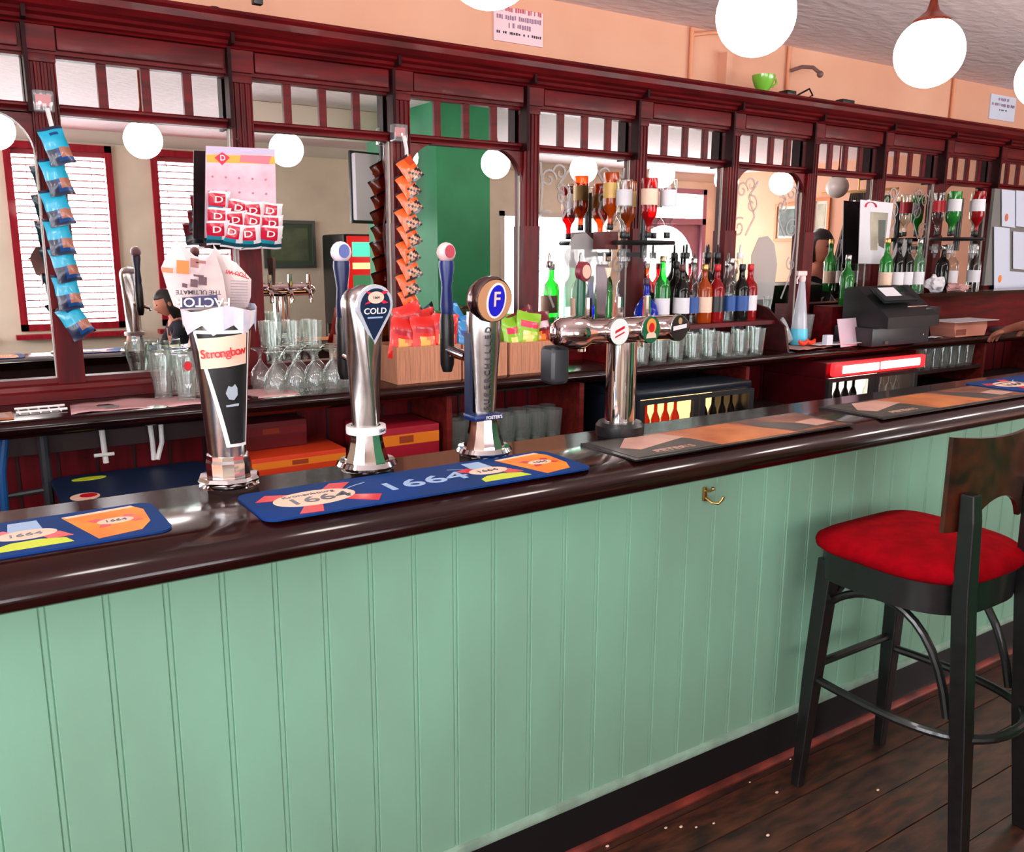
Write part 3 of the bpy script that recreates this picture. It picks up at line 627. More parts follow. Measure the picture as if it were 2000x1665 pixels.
# ================================================================== SNACK PACKETS
def packet_mesh(b, W, Hh, D, fn, T=None, seed=0, nx=8, ny=12):
    """pillow shaped foil bag with crimped ends; fn(u, v) chooses the printed colour"""
    rnd = random.Random(seed); ph = [rnd.uniform(0, 6) for _ in range(6)]
    for side in (-1, 1):
        vs = []; fs = []; ms = []
        for j in range(ny+1):
            v = j/ny
            for i in range(nx+1):
                u = i/nx
                e = max(0, min(1, (v-.07)/.86)); bul = (math.sin(PI*u)**.6)*(math.sin(PI*e)**.55 if 0 < e < 1 else 0)
                wr = .12*math.sin(9*u+ph[0]+4*v)+.12*math.sin(13*v+ph[1])+.08*math.sin(17*u-7*v+ph[2])
                y = side*D*bul*(1+wr)
                xx = (u-.5)*W*(1-.06*math.sin(PI*v)+.02*math.sin(14*v+ph[3]))
                zz = (v-.5)*Hh + .012*Hh*math.sin(7*u+ph[4])
                vs.append((xx, y, zz))
        for j in range(ny):
            for i in range(nx):
                fs.append((j*(nx+1)+i, j*(nx+1)+i+1, (j+1)*(nx+1)+i+1, (j+1)*(nx+1)+i)); ms.append(fn((i+.5)/nx, (j+.5)/ny))
        if T is not None: vs = [T @ Vector(q) for q in vs]
        b.add(vs, fs, ms)
    return b
def foil(name, col, r=.28): return mat(name, col, r, coat=.3)
def Tm(x, y, z, rz=0, rx=0, ry=0): return Matrix.Translation((x, y, z)) @ Matrix.Rotation(rz, 4, 'Z') @ Matrix.Rotation(ry, 4, 'Y') @ Matrix.Rotation(rx, 4, 'X')

# teal packets clipped down the first post
F_T = [foil('teal_foil', (30, 170, 206)), foil('dark_foil', (34, 40, 66)), foil('brown_snack_print', (170, 110, 90)), foil('blue_foil', (24, 70, 130))]
def teal_fn(u, v):
    if v > .93 or v < .07: return 1
    if v > .42: return 3 if (.35 < u < .75 and .55 < v < .85 and int(v*20) % 2) else 0
    return 1 if u < .4 else (2 if v > .2 and u > .55 else 3)
def clip_hanger(name, label, cat_, x, z, L, pts):
    t = thing(name, label, cat_)
    b = MB(); b.rbox(x-.03, x+.03, 3.185, 3.225, z-.03, z+.035, .006); b.build('clear_hook', GLASS2, t)
    b = MB(); b.box(x-.022, x+.022, 3.192, 3.205, z-.012, z+.022); b.build('hook_label', mat('pink_label', (216, 120, 124), .5), t)
    b = MB(); b.tube(pts, .004, 6, flat=2.2); b.build('strip', WHITE, t)
pts = [(.345, 3.18, 2.045), (.352, 3.17, 1.99)] + [(.35+.012*math.sin(i*.8), 3.165, 1.95-.062*i) for i in range(11)]
clip_hanger('packet_strip', 'white hanging strip that holds the blue snack packets on the post', 'display strip', .338, 2.065, .7, pts)
LT = ['topmost', 'second', 'third', 'fourth', 'fifth', 'sixth', 'seventh', 'eighth', 'ninth', 'tenth', 'eleventh', 'twelfth']
teal_px = [(110, 285, .25), (110, 345, .2), (112, 405, .2), (116, 462, .1), (126, 515, .15), (132, 570, .1), (146, 626, .45)]
tb = packet_mesh(MB(), .075, .105, .014, teal_fn, seed=1).build('snack_packet', F_T, smooth=60); tb_me = tb.data
for i, (x, y, a) in enumerate(teal_px):
    o = tb if i == 0 else tb.copy()
    if i: C.objects.link(o)
    p = at(x, y, 3.135); o.location = p; o.rotation_euler = (-.22, -a, .15+.1*math.sin(i*2)); o.scale = (1.0, 1.1, 1.12)
    tag(o, 'blue snack packet, %s from the top of the strip on the fluted post' % LT[i] if i < 6 else 'blue snack packet hanging lowest and crooked on the post strip', 'snack packet', 'blue snack packets on the strip')
# orange packets on the next strip
F_O = [foil('orange_foil', (240, 96, 30)), foil('brown_black_foil', (44, 24, 34)), foil('tan_snack_print', (206, 150, 120)), foil('burnt_foil', (204, 66, 26))]
def or_fn(u, v):
    if v < .07 or v > .95: return 1
    if v < .45 and u > .25: return 1 if (u*5+v*8) % 2 < 1.1 else 2
    return 3 if (u > .55 and v > .6) else 0
pts = [(1.575, 3.18, 2.05), (1.58, 3.17, 2.0)] + [(1.578+.008*math.sin(i), 3.165, 1.96-.06*i) for i in range(10)]
clip_hanger('packet_strip', 'white hanging strip that holds the orange snack packets beside the green pillar reflection', 'display strip', 1.566, 2.06, .7, pts)
ob = packet_mesh(MB(), .085, .10, .013, or_fn, seed=4).build('snack_packet', F_O, smooth=60)
for i in range(9):
    o = ob if i == 0 else ob.copy()
    if i: C.objects.link(o)
    p = at(798+(-1)**i*1.5, 330+i*32, 3.15); o.location = p; o.rotation_euler = (-.28, -.55+.03*i, .15+.1*math.sin(i*1.7)); o.scale = (.95, 1, 1.02)
    tag(o, 'orange and black snack packet, %s down its hanging strip' % LT[i] if i < 8 else 'lowest orange and black snack packet, touching the red crisp bags', 'snack packet', 'orange snack packets on the strip')

# nut card with packets, hanging in front of the mirror
t = thing('nut_card', 'pale nut display card with a red D logo hanging in front of the mirror post', 'display card', (0, 0, 0))
CARDP = mat('pale_pink_card', (226, 198, 210), .5, noise=.12, nscale=16, col2=(210, 172, 188))
c0, c1, c2, c3 = at(402, 285, 3.1850), at(537, 291, 3.1850), at(541, 470, 3.1850), at(400, 465, 3.1850)
b = MB(); th = Vector((0, .004, 0)); b.add([c0, c1, c2, c3, c0+th, c1+th, c2+th, c3+th], [(0, 1, 2, 3), (4, 7, 6, 5), (0, 4, 5, 1), (1, 5, 6, 2), (2, 6, 7, 3), (3, 7, 4, 0)])
cd = b.build('card', CARDP, t, smooth=0)
b = MB(); e = Vector((0, -.001, 0)); b.add([at(403, 302, 3.1840), at(537, 306, 3.1840), at(538, 321, 3.1840), at(404, 317, 3.1840)], [(0, 1, 2, 3)], 0)
b.add([at(470, 303, 3.1830), at(530, 305, 3.1830), at(525, 321, 3.1830), at(468, 316, 3.1830)], [(0, 1, 2, 3)], 2)
b.add([at(419, 308, 3.1825), at(434, 297, 3.1825), at(449, 308, 3.1825), at(434, 323, 3.1825)], [(0, 1, 2, 3)], 1)
b.add([at(403, 286, 3.1835), at(537, 292, 3.1835), at(537, 302, 3.1835), at(403, 298, 3.1835)], [(0, 1, 2, 3)], 3)
b.build('card_header', [mat('nut_yellow', (252, 172, 60), .5), mat('nut_red', (212, 24, 70), .5), mat('nut_pink', (236, 120, 134), .5), mat('nut_lilac', (200, 186, 214), .5)], cd, smooth=0)
text('D', .026, WHITE, cd, frame(at(435, 309, 3.1815), (1, 0, 0), (0, 0, 1)))
b = MB(); 
for i in range(5):
    for j in range(3): b.prism(ell(0, 0, .004, .004, 8), 0, .002, 'z', 0, frame(at(415+i*26+j*1, 345+j*28+i*1.5, 3.1840), (1, 0, 0), (0, 0, 1)))
b.build('punched_marks', mat('mark_pink', (204, 120, 140), .6), cd)
b = MB(); hk_ = at(470, 283, 3.1850); b.tube([hk_, hk_+Vector((0, .04, .02)), hk_+Vector((0, .042, .025))], .002, 6); b.build('hook_wire', STEEL, t)
F_N = [foil('red_nut_foil', (196, 20, 56), .25), foil('teal_nut_foil', (30, 140, 160), .2), foil('silver_foil', (226, 220, 224), .18), foil('dark_teal_foil', (16, 70, 84), .25)]
def nut_fn(u, v):
    if v > .94 or v < .06: return 2
    if v > .42: return 0 if u < .75 else 2
    return 1 if v > .25 and u < .6 else (3 if v < .25 else 2)
nb = packet_mesh(MB(), .078, .092, .013, nut_fn, seed=9).build('nut_packet', F_N, smooth=60)
text('D', .034, WHITE, nb, frame((-.008, -.0175, .018), (1, 0, 0), (0, 0, 1)), squeeze=1.25)
nut_px = [(428, 398), (466, 414), (497, 418), (529, 420), (428, 430), (462, 436), (494, 441), (532, 444), (426, 449), (455, 455), (488, 458), (530, 458)]
nl = ['at the left end of the upper row, standing highest', 'second along the upper row of the card', 'third along the upper row of the card', 'at the right end of the upper row', 'at the left end of the middle row', 'second along the middle row', 'third along the middle row', 'at the right end of the middle row', 'at the left end of the bottom row', 'second along the bottom row', 'third along the bottom row', 'at the right end of the bottom row']
for i, (x, y) in enumerate(nut_px):
    o = nb if i == 0 else nb.copy()
    if i:
        C.objects.link(o)
        for ch in list(nb.children): c_ = ch.copy(); C.objects.link(c_); c_.parent = o
    o.location = at(x, y+ (6 if i >= 8 else 0), 3.155-.022*(i//4)); o.rotation_euler = (.25+.05*(i % 3), .12*math.sin(i*2.3), .1*math.cos(i)); o.scale = (1.03, 1, .93)
    tag(o, 'red and teal nut packet ' + nl[i], 'nut packet', 'nut packets hanging from the card')

# ================================================================== CARDBOARD TRAYS OF CRISPS
WT = 1.12
def tray(label, x, y, w_, d_, h_):
    t = thing('cardboard_tray', label, 'cardboard box', (x, y, WT+.001), 0)
    b = MB(); k = .004
    b.box(0, w_, 0, k, 0, h_); b.box(0, w_, d_-k, d_, 0, h_); b.box(0, k, k, d_-k, 0, h_); b.box(w_-k, w_, k, d_-k, 0, h_); b.box(k, w_-k, k, d_-k, 0, k)
    b.build('box', CARD, t, smooth=0)
    c_ = MB()
    for i in range(int(w_/.021)): c_.box(.012+i*.021, .0132+i*.021, -.0006, 0, .012, h_-.012)
    c_.build('corrugation', mat('card_line', (180, 112, 84), .8), t, smooth=0)
tray('cardboard tray full of red crisp bags beside the hanging orange packets', 1.405, 2.93, .275, .22, .14)
tray('cardboard tray with a blue crisp bag, half hidden behind the round-badged tap', 1.692, 2.935, .205, .22, .135)
tray('cardboard tray of green and red crisp bags left of the chrome tower', 1.912, 2.935, .255, .22, .13)
def crisp_fn(kind):
    def f(u, v):
        if v > .94 or v < .06: return 0
        if .55 < v < .78: return 1 if .12 < u < .88 else 0
        if v < .5 and .2 < u < .85: return 2 if (u*3+v*4) % 2 < 1.2 else 3
        return 0
    return f
crR = [foil('crisp_red', (226, 36, 30)), foil('crisp_red_logo', (190, 14, 40)), foil('crisp_yellow', (250, 186, 90)), foil('crisp_pink', (244, 120, 90))]
crG = [foil('crisp_green', (140, 196, 40)), foil('crisp_logo_pink', (226, 50, 90)), foil('crisp_cream', (250, 226, 130)), foil('crisp_lime', (176, 210, 60))]
crB = [foil('crisp_blue', (40, 140, 206)), foil('crisp_logo_dark', (24, 70, 150)), foil('crisp_orange', (246, 160, 50)), foil('crisp_cyan', (50, 180, 214))]
crM = [foil('crisp_maroon', (110, 10, 30)), foil('crisp_logo_white', (226, 190, 200)), foil('crisp_orange2', (240, 130, 30)), foil('crisp_dark_red', (160, 20, 30))]
crs = {}
for kk, mm in (('red', crR), ('green', crG), ('blue', crB), ('maroon', crM)):
    crs[kk] = packet_mesh(MB(), .118, .16, .026, crisp_fn(kk), seed=len(crs)+20).build('crisp_bag', mm, smooth=60)
used = set()
def bag(kind, x, y, z, label, rz=0, rx=-.1, ry=0, s=1.):
    o = crs[kind] if kind not in used else crs[kind].copy()
    if kind in used: C.objects.link(o)
    used.add(kind); o.location = (x, y, z); o.rotation_euler = (rx, ry, rz); o.scale = (s, s, s)
    tag(o, label, 'crisp bag', 'crisp bags in the cardboard trays')
bag('red', 1.455, 2.985, 1.285, 'red crisp bag at the left end of the first tray, leaning out', .1, -.15, .2)
bag('red', 1.515, 3.03, 1.335, 'red crisp bag standing tallest at the back of the first tray', -.1, -.05, -.3)
bag('red', 1.545, 2.98, 1.29, 'red crisp bag with a yellow picture, middle front of the first tray', .05, -.2, .05)
bag('red', 1.635, 2.985, 1.295, 'red crisp bag against the right end of the first tray', -.15, -.12, .1)
bag('red', 1.60, 3.08, 1.31, 'red crisp bag pushed in behind the others of the first tray', .3, 0, -.1)
bag('blue', 1.75, 2.99, 1.265, 'blue crisp bag with an orange print behind the blue tap handle', .0, -.15, .05, .95)
bag('blue', 1.72, 3.08, 1.33, 'pale blue crisp bag sticking up behind the blue tap handle', .2, 0, .9, .9)
bag('blue', 1.83, 3.06, 1.30, 'blue crisp bag slanting behind the round amber badge', -.2, -.1, -.5, .95)
bag('green', 1.955, 2.985, 1.27, 'green crisp bag at the left end of the third tray', .3, -.15, -.1)
bag('green', 2.02, 2.97, 1.29, 'green and pink crisp bag in the middle of the third tray', -.1, -.2, .2)
bag('maroon', 2.10, 3.0, 1.285, 'maroon crisp bag with orange flames beside the tower', .0, -.1, -.1)
bag('maroon', 2.06, 3.08, 1.315, 'dark maroon crisp bag at the back of the third tray', .1, 0, 1.2)
bag('green', 1.99, 3.08, 1.28, 'green crisp bag hidden at the back of the third tray', .1, 0, .1)

# ================================================================== GLASSWARE
def stem_glass_prof():
    return [(.030, 0), (.036, .02), (.038, .04), (.034, .062), (.024, .08), (.010, .094), (.006, .105), (.0055, .125), (.012, .138), (.030, .146), (.033, .150), (.0, .152)]
def tumbler_prof(h=.115, r0=.027, r1=.036): return [(.0, .004), (r0-.004, .004), (r0, 0), (r0+.001, .006), ((r0+r1)/2, h*.5), (r1, h), (r1-.0022, h), ((r0+r1)/2-.002, h*.5), (r0-.002, .012), (.0, .012)]
GA = MB().lathe(stem_glass_prof(), n=20, cap=False).build('upturned_glass', GLASS, smooth=60)
GB = MB().lathe(tumbler_prof(), n=20, cap=False).build('half_pint_glass', GLASS, smooth=60)
GC = MB().lathe([(.0, .006), (.026, .004), (.029, 0), (.028, .02), (.031, .06), (.040, .10), (.044, .13), (.043, .155), (.041, .155), (.042, .13), (.038, .1), (.029, .06), (.026, .014), (.0, .012)], n=22, cap=False).build('pint_glass', GLASS, smooth=60)
gused = set()
def glass(proto, x, y, z, label, group, s=1., cat_='glass', flip=False):
    o = proto if proto.name not in gused else proto.copy()
    if proto.name in gused: C.objects.link(o)
    gused.add(proto.name); o.location = (x, y, z); o.scale = (s, s, s)
    if flip: o.rotation_euler = (PI, 0, 0)
    tag(o, label, cat_, group); return o
for r_ in range(3):
    for i in range(5 if r_ else 5):
        glass(GA, .945+.071*i+.03*(r_ % 2), 2.95+.075*r_, WT+.001, 'clear stemmed glass standing upside down in the cluster between the first two taps', 'upturned stemmed glasses')
for i in range(6):
    glass(GB, .965+.075*(i % 3), 3.0+.07*(i//3), WT+.154, 'clear half pint glass balanced upside down on top of the stemmed glasses', 'glasses stacked on the stemmed glasses', .82)
pg = glass(GC, .655, 2.97, WT+.006, 'pint glass with a red logo standing on the pink cloth, left of the glass-shaped tap', None)
b = MB(); b.prism(ell(0, .118, .013, .016, 14), -.0455, -.0445, 'y'); b.build('red_logo', RED, pg)
text('W', .02, WHITE, pg, frame((0, -.033, .05), (1, 0, 0), (0, 0, 1)))
for i, (x, y) in enumerate(((.60, 3.06), (.715, 3.05), (.66, 3.12))):
    glass(GC, x, y, WT+.006, ['pint glass behind the logo glass, nearest the blinds', 'pint glass half hidden behind the glass-shaped tap', 'pint glass standing rearmost against the mirror, left of the tap'][i], None)
for r_ in range(2):
    for i in range(9):
        glass(GB, 2.52+.108*i+.05*r_, 2.945+.075*r_, WT+.001, 'clear tumbler in the rows under the bottle shelf', 'tumblers under the bottle shelf', .92+.08*((i*7) % 3))
for r_ in range(2):
    for i in range(7):
        glass(GB, 1.69+.08*i+.03*r_, 2.99+.09*r_, .817, 'tall clear glass on the dark shelf below the crisp trays', 'glasses on the shelf under the crisps', 1.15)
for r_ in range(2):
    for i in range(7):
        glass(GB, 4.80+.09*i+.02*r_, 2.97+.09*r_, .93, 'clear glass on the shelf right of the red lit fridge', 'glasses right of the red fridge', 1.1)
MB().box(4.735, 5.435, 2.93, 3.23, .91, .93).build('upper_shelf', DARKW, cab)
# pink cloth under the pint glass, wires and leaflets at the left
b = MB(); nx, ny = 26, 6; vs = []
for j in range(ny+1):
    for i in range(nx+1):
        u, v = i/nx, j/ny; vs.append((.30+.72*u+.02*v, 2.905+.20*v+.012*math.sin(u*9)*(1-v), WT+.003+.003*math.sin(u*13+v*5)+.002*math.sin(u*31)))
b.add(vs, [(j*(nx+1)+i, j*(nx+1)+i+1, (j+1)*(nx+1)+i+1, (j+1)*(nx+1)+i) for j in range(ny) for i in range(nx)])
b2 = MB(); 
o = b.build('bar_towel', PINKPAPER, smooth=60); mo = o.modifiers.new('thick', 'SOLIDIFY'); mo.thickness = .002
tag(o, 'crumpled pink paper towel spread along the back worktop under the pint glasses', 'towel')
b = MB(); b.box(.02, .15, 2.92, 3.03, WT+.001, WT+.006, 0); b.add([(.03, 2.93, WT+.0065), (.14, 2.93, WT+.0065), (.13, 3.01, WT+.0065), (.03, 3.0, WT+.0065)], [(0, 1, 2, 3)], 1)
tag(b.build('coaster_mat', [PHOTO2, PINKP], smooth=0), 'orange and pink beer leaflet lying at the left end of the back worktop', 'leaflet')
b = MB(); 
b.tube([(.16, 3.06, WT+.008), (.30, 3.06, WT+.008)], .004, 8); b.tube([(.16, 2.99, WT+.008), (.30, 2.99, WT+.008)], .004, 8)
for i in range(5): b.tube([(.17+.028*i, 2.985, WT+.004), (.17+.028*i, 3.065, WT+.004)], .003, 6)
tag(b.build('wire_tray', WHITE), 'white wire tray lying between the orange leaflet and the pink towel', 'wire tray')

# ================================================================== BOTTLES
def gm(n, c, e, op=.25): return glassmat(n, c, e, op=op)
BG = {'green': gm('green_bottle_glass', (60, 190, 80), (10, 90, 40)), 'dark': gm('dark_bottle_glass', (34, 30, 28), (14, 12, 12), .5), 'blue': gm('blue_bottle_glass', (30, 60, 220), (12, 20, 110), .4),
      'clear': glassmat('clear_bottle_glass', (244, 248, 246), (190, 205, 200)), 'red': gm('red_liquor', (190, 24, 30), (90, 8, 14), .4), 'amber': gm('amber_liquor', (226, 96, 24), (120, 40, 12), .35), 'pale': gm('pale_green_glass', (170, 226, 190), (90, 150, 120), .1)}
LAB = {'white': PAPER, 'cream': CREAMP, 'red': RED, 'gold': mat('gold_label', (214, 170, 90), .4), 'black': BLACKP, 'blue': mat('blue_label', (40, 80, 150), .5)}
CAPM = {'black': BLACKP, 'red': RED, 'silver': STEEL, 'gold': BRASS, 'white': WHITE, 'brown': mat('brown_cap', (90, 40, 36), .4)}
PROF = {'wine': [(.0, .003), (.036, 0), (.037, .02), (.037, .17), (.034, .195), (.018, .225), (.0145, .245), (.014, .29), (.016, .295), (.016, .302)],
        'spirit': [(.0, .003), (.038, 0), (.039, .015), (.039, .155), (.034, .18), (.019, .20), (.0145, .215), (.014, .255), (.016, .262)],
        'flask': [(.0, .003), (.045, 0), (.056, .03), (.058, .06), (.048, .095), (.024, .125), (.014, .14), (.013, .19), (.015, .20)],
        'slim': [(.0, .003), (.029, 0), (.030, .02), (.030, .18), (.022, .205), (.012, .23), (.011, .285), (.013, .292)]}
bcache = {}
def bottle(kind, g, lab, cap, x, y, z, label, group, s=1., flip=False, pour=False):
    key = (kind, g, lab, cap, pour)
    if key not in bcache:
        t = thing('bottle', 'x', 'bottle'); P = PROF[kind]; h = P[-1][1]; r = max(p[0] for p in P)
        MB().lathe(P, n=18, cap=False).build('glass_body', BG[g], t, smooth=50)
        c = MB(); c.lathe([(.0155, h-.012), (.0165, h-.01), (.0165, h+.014), (.014, h+.018)], n=12)
        if pour: c.lathe([(.006, h+.018), (.006, h+.04), (.004, h+.055)], n=8)
        c.build('cap', CAPM[cap], t)
        if lab:
            lz0, lz1 = (.05, .125) if kind != 'flask' else (.03, .08)
            n = 18; vs = [( (r+.0012)*math.cos(2*PI*i/n), (r+.0012)*math.sin(2*PI*i/n), zz) for zz in (lz0, lz1) for i in range(n)]
            b = MB(); b.add(vs, [(i, (i+1) % n, n+(i+1) % n, n+i) for i in range(n)]); b.build('label_band', LAB[lab], t, smooth=60)
        bcache[key] = t; o = t
    else: o = dup(bcache[key])
    o.location = (x, y, z); o.scale = (s, s, s); o['label'] = label
    if group: o['group'] = group
    elif 'group' in o: del o['group']
    if flip: o.rotation_euler = (PI, 0, 0)
    return o
# riser shelf over the tumblers
rs = thing('bottle_riser', 'dark red raised shelf for spirit bottles on the back worktop', 'shelf')
RZ = 1.275
MB().box(2.50, 3.56, 2.99, 3.197, RZ-.02, RZ).build('shelf_board', WOOD, rs)
b = MB(); b.prism([(2.90, WT+.001), (3.197, WT+.001), (3.197, RZ+.09), (3.05, RZ+.06), (2.93, RZ-.03)], 3.56, 3.575, 'x'); b.build('end_panel', mahog('dark_end_panel', (66, 20, 22), (46, 14, 16), .4, .2), rs)
MB().box(2.485, 2.50, 2.99, 3.197, WT+.001, RZ).build('end_panel', WOOD, rs)
G1 = 'spirit bottles on the raised shelf'
spec = [ # px, kind, glass, label, cap, row, label text
 (1132, 'spirit', 'clear', 'cream', 'silver', 1, 'clear bottle with a cream label, left end of the raised shelf by the tap handles'),
 (1178, 'spirit', 'pale', None, 'white', 1, 'pale green bottle showing between the green and black tap handles'),
 (1168, 'slim', 'green', None, 'green', 0, 'x'),
 (1262, 'flask', 'blue', None, 'blue', 0, 'round bellied cobalt blue bottle with a long neck'),
 (1292, 'wine', 'green', 'white', 'gold', 0, 'bright green bottle standing right of the cobalt blue one'),
 (1318, 'spirit', 'dark', 'black', 'black', 1, 'black bottle behind the bright green one'),
 (1336, 'wine', 'clear', 'white', 'black', 1, 'clear tall bottle with a white label and pourer, behind the dark bottles'),
 (1330, 'spirit', 'dark', 'white', 'brown', 0, 'short dark bottle with a white label, third from the blue bottle'),
 (1352, 'slim', 'clear', 'blue', 'silver', 0, 'slim clear bottle with a blue label on the raised shelf'),
 (1378, 'wine', 'dark', 'white', 'black', 1, 'tall dark wine bottle, first of the tall dark pair'),
 (1396, 'wine', 'dark', 'gold', 'black', 1, 'tall dark wine bottle with a gold label, second of the tall dark pair'),
 (1374, 'spirit', 'amber', 'cream', 'gold', 0, 'amber bottle with a cream label on the raised shelf'),
 (1398, 'spirit', 'red', 'black', 'red', 0, 'red liqueur bottle with a red neck on the raised shelf'),
 (1418, 'spirit', 'clear', 'white', 'silver', 1, 'clear bottle with a white label behind the red liqueur'),
 (1440, 'wine', 'clear', 'cream', 'white', 1, 'tall clear bottle near the right end of the raised shelf'),
 (1424, 'slim', 'clear', 'blue', 'silver', 0, 'slim clear bottle with a blue label near the right end of the shelf'),
 (1462, 'spirit', 'red', 'white', 'red', 0, 'pinkish bottle with a bright red cap at the right end of the raised shelf'),
 (1446, 'spirit', 'dark', 'blue', 'black', 0, 'dark bottle with a blue label beside the red capped one')]
CAPM['green'] = mat('green_cap', (30, 120, 60), .4); CAPM['blue'] = mat('violet_cap', (70, 30, 60), .4)
for px, kind, g, lab, cap, row, lb in spec:
    if lb == 'x': continue
    y = 3.06 if row == 0 else 3.15
    p = at(px, 600, y); bottle(kind, g, lab, cap, p.x, y, RZ+.001, lb, None, s=1.0 if row == 0 else 1.05, pour=(row == 1))
bottle('spirit', 'green', None, 'white', at(1178, 590, 3.07).x, 3.07, RZ+.001, 'green bottle glinting behind the black tap handle', None)

# rotating bottle stand fixed high on the post
def optic_stand(name, label, X, Y, Z, n, cols, labs, lbls, grp, R=.115, sgap=0):
    t = thing(name, label, 'bottle stand', (X, Y, Z))
    b = MB(); b.lathe([(.0, -.004), (R+.035, -.002), (R+.04, .008), (R+.035, .018), (.02, .02), (.02, .0)], n=32, cap=False); b.lathe([(.018, -.06), (.018, .25)], n=14); b.build('round_carrier', BLACKP, t)
    b = MB(); b.box(-.02, .02, .0, MY_POST-Y-.002, -.055, -.035); b.build('wall_arm', DKGREY, t)
    for i in range(n):
        a = 2*PI*i/n + sgap; x, y = R*math.cos(a), R*math.sin(a)
        f = MB(); f.lathe([(.016, -.02), (.019, -.03), (.019, -.075), (.01, -.08), (.005, -.105)], (x, y, 0), 12); f.build('measure', GLASS2, t)
        g, lb_ = cols[i], labs[i]
        bottle('spirit', g, lb_, 'black', X+x, Y+y, Z+.285, lbls[i], grp, s=.92, flip=True)
    return t
MY_POST = 3.228
p = at(1258, 478, 3.06)
optic_stand('rotary_bottle_stand', 'black rotating stand with upturned spirit bottles, above the raised shelf', p.x, 3.065, p.z, 5, ['clear', 'amber', 'clear', 'red', 'clear'], ['cream', 'gold', 'white', 'cream', 'white'],
  ['upturned clear bottle with a cream label on the rotating stand', 'upturned amber bottle with a gold label on the rotating stand', 'upturned clear bottle on the mirror side of the rotating stand', 'upturned red bottle with a cream label on the rotating stand', 'upturned clear bottle with a white label, foremost on the rotating stand'], 'upturned bottles on the rotating stand', R=.105, sgap=.4)
p = at(1870, 470, 3.06)
optic_stand('rotary_bottle_stand', 'second rotating bottle stand, near the pinned menus at the far end', p.x, 3.065, p.z, 5, ['green', 'clear', 'green', 'red', 'clear'], ['white', 'red', 'white', 'white', 'white'],
  ['upturned green bottle on the far rotating stand, right side', 'upturned clear bottle with a red label on the far rotating stand', 'upturned green bottle on the mirror side of the far rotating stand', 'upturned red bottle on the far rotating stand', 'upturned clear bottle with a white label on the far rotating stand'], 'upturned bottles on the far stand', R=.115, sgap=.9)
# single optics
for i, (px_, g, lb_) in enumerate(((1190, 'amber', 'gold'),)):
    p = at(px_, 400, 3.17)
    t = thing('wall_optic', 'small brown wall bracket holding one upturned amber bottle', 'bottle bracket'); b = MB(); b.rbox(p.x-.045, p.x+.035, 3.14, MY_POST, p.z-.20, p.z-.12, .006); b.build('bracket_block', mat('brown_block', (92, 34, 32), .5), t)
    bottle('spirit', g, lb_, 'black', p.x, 3.16, p.z+.14, 'upturned amber bottle in its own bracket left of the rotating stand', None, s=.9, flip=True)

# raised red cabinet with bottles at the far end
rc = thing('raised_cabinet', 'low dark red cabinet on the back worktop with a row of bottles on top', 'cabinet')
MB().box(4.78, 7.2, 3.06, 3.197, WT+.001, 1.355).build('cabinet_body', WOOD, rc); MB().box(4.75, 7.2, 2.99, 3.197, 1.357, 1.38).build('cabinet_top', TOPW, rc)
for px, g, lab, cap, lb in ((1727, 'green', 'cream', 'gold', 'green bottle with a cream label, leftmost of the row under the calendar'), (1750, 'dark', 'white', 'black', 'dark wine bottle with a white label, first of the dark pair on the red cabinet'), (1768, 'dark', 'white', 'black', 'dark wine bottle with a white label, second of the dark pair on the red cabinet'), (1790, 'pale', 'white', 'silver', 'pale green bottle at the right end of the row on the red cabinet')):
    p = at(px, 560, 3.08); bottle('wine', g, lab, cap, p.x, 3.08, 1.381, lb, None, s=.98)
for px, g, lb in ((1661, 'green', 'short green bottle standing behind the till'), ):
    p = at(px, 540, 3.1); MB_ = bottle('spirit', g, None, 'silver', p.x, 3.12, WT+.2+.001, lb, None)
b = MB(); b.box(4.12, 4.70, 3.07, 3.197, WT+.001, WT+.2); tag(b.build('till_backing_box', WOOD), 'plain dark red box behind the till with a short green bottle on it', 'box')
for i, (px, g, lb) in enumerate(((1838, 'dark', 'dark bottle below the far rotating stand, left'), (1856, 'clear', 'clear bottle below the far rotating stand, middle'), (1900, 'clear', 'clear bottle below the far rotating stand, next to the menus'))):
    p = at(px, 550, 3.12); bottle('spirit', g, 'white' if i else None, 'silver', p.x, 3.12, 1.381, lb, None)
b = MB(); 
for k_ in range(3): b.sphere((5.28+.12*k_, 3.04, 1.381+.026), .035, 10, 0, sz=.7)
crum = MB(); rnd = random.Random(3)
def crumple(name, label, c, rx, ry, rz_, m_, seed):
    r_ = random.Random(seed); bm = bmesh.new(); bmesh.ops.create_icosphere(bm, subdivisions=3, radius=1)
    for v in bm.verts:
        k_ = 1+.28*math.sin(v.co.x*5+seed)*math.cos(v.co.y*6)+.12*r_.uniform(-1, 1); v.co = Vector((v.co.x*rx*k_, v.co.y*ry*k_, max(-1, v.co.z*k_)*rz_))
    b = MB(); b.frombm(bm, 0, Matrix.Translation(c)); o = b.build(name, m_, smooth=0); return tag(o, label, 'paper')
p = at(1825, 560, 3.05); crumple('crumpled_tissue', 'crumpled white tissue on top of the red cabinet', Vector((p.x, 3.05, 1.43)), .06, .05, .048, PAPER, 3)
p = at(1868, 563, 3.05); crumple('crumpled_cloth', 'crumpled pale pink cloth on the red cabinet, right of the tissue', Vector((p.x+.0, 3.05, 1.405)), .09, .05, .024, PINKPAPER, 5)

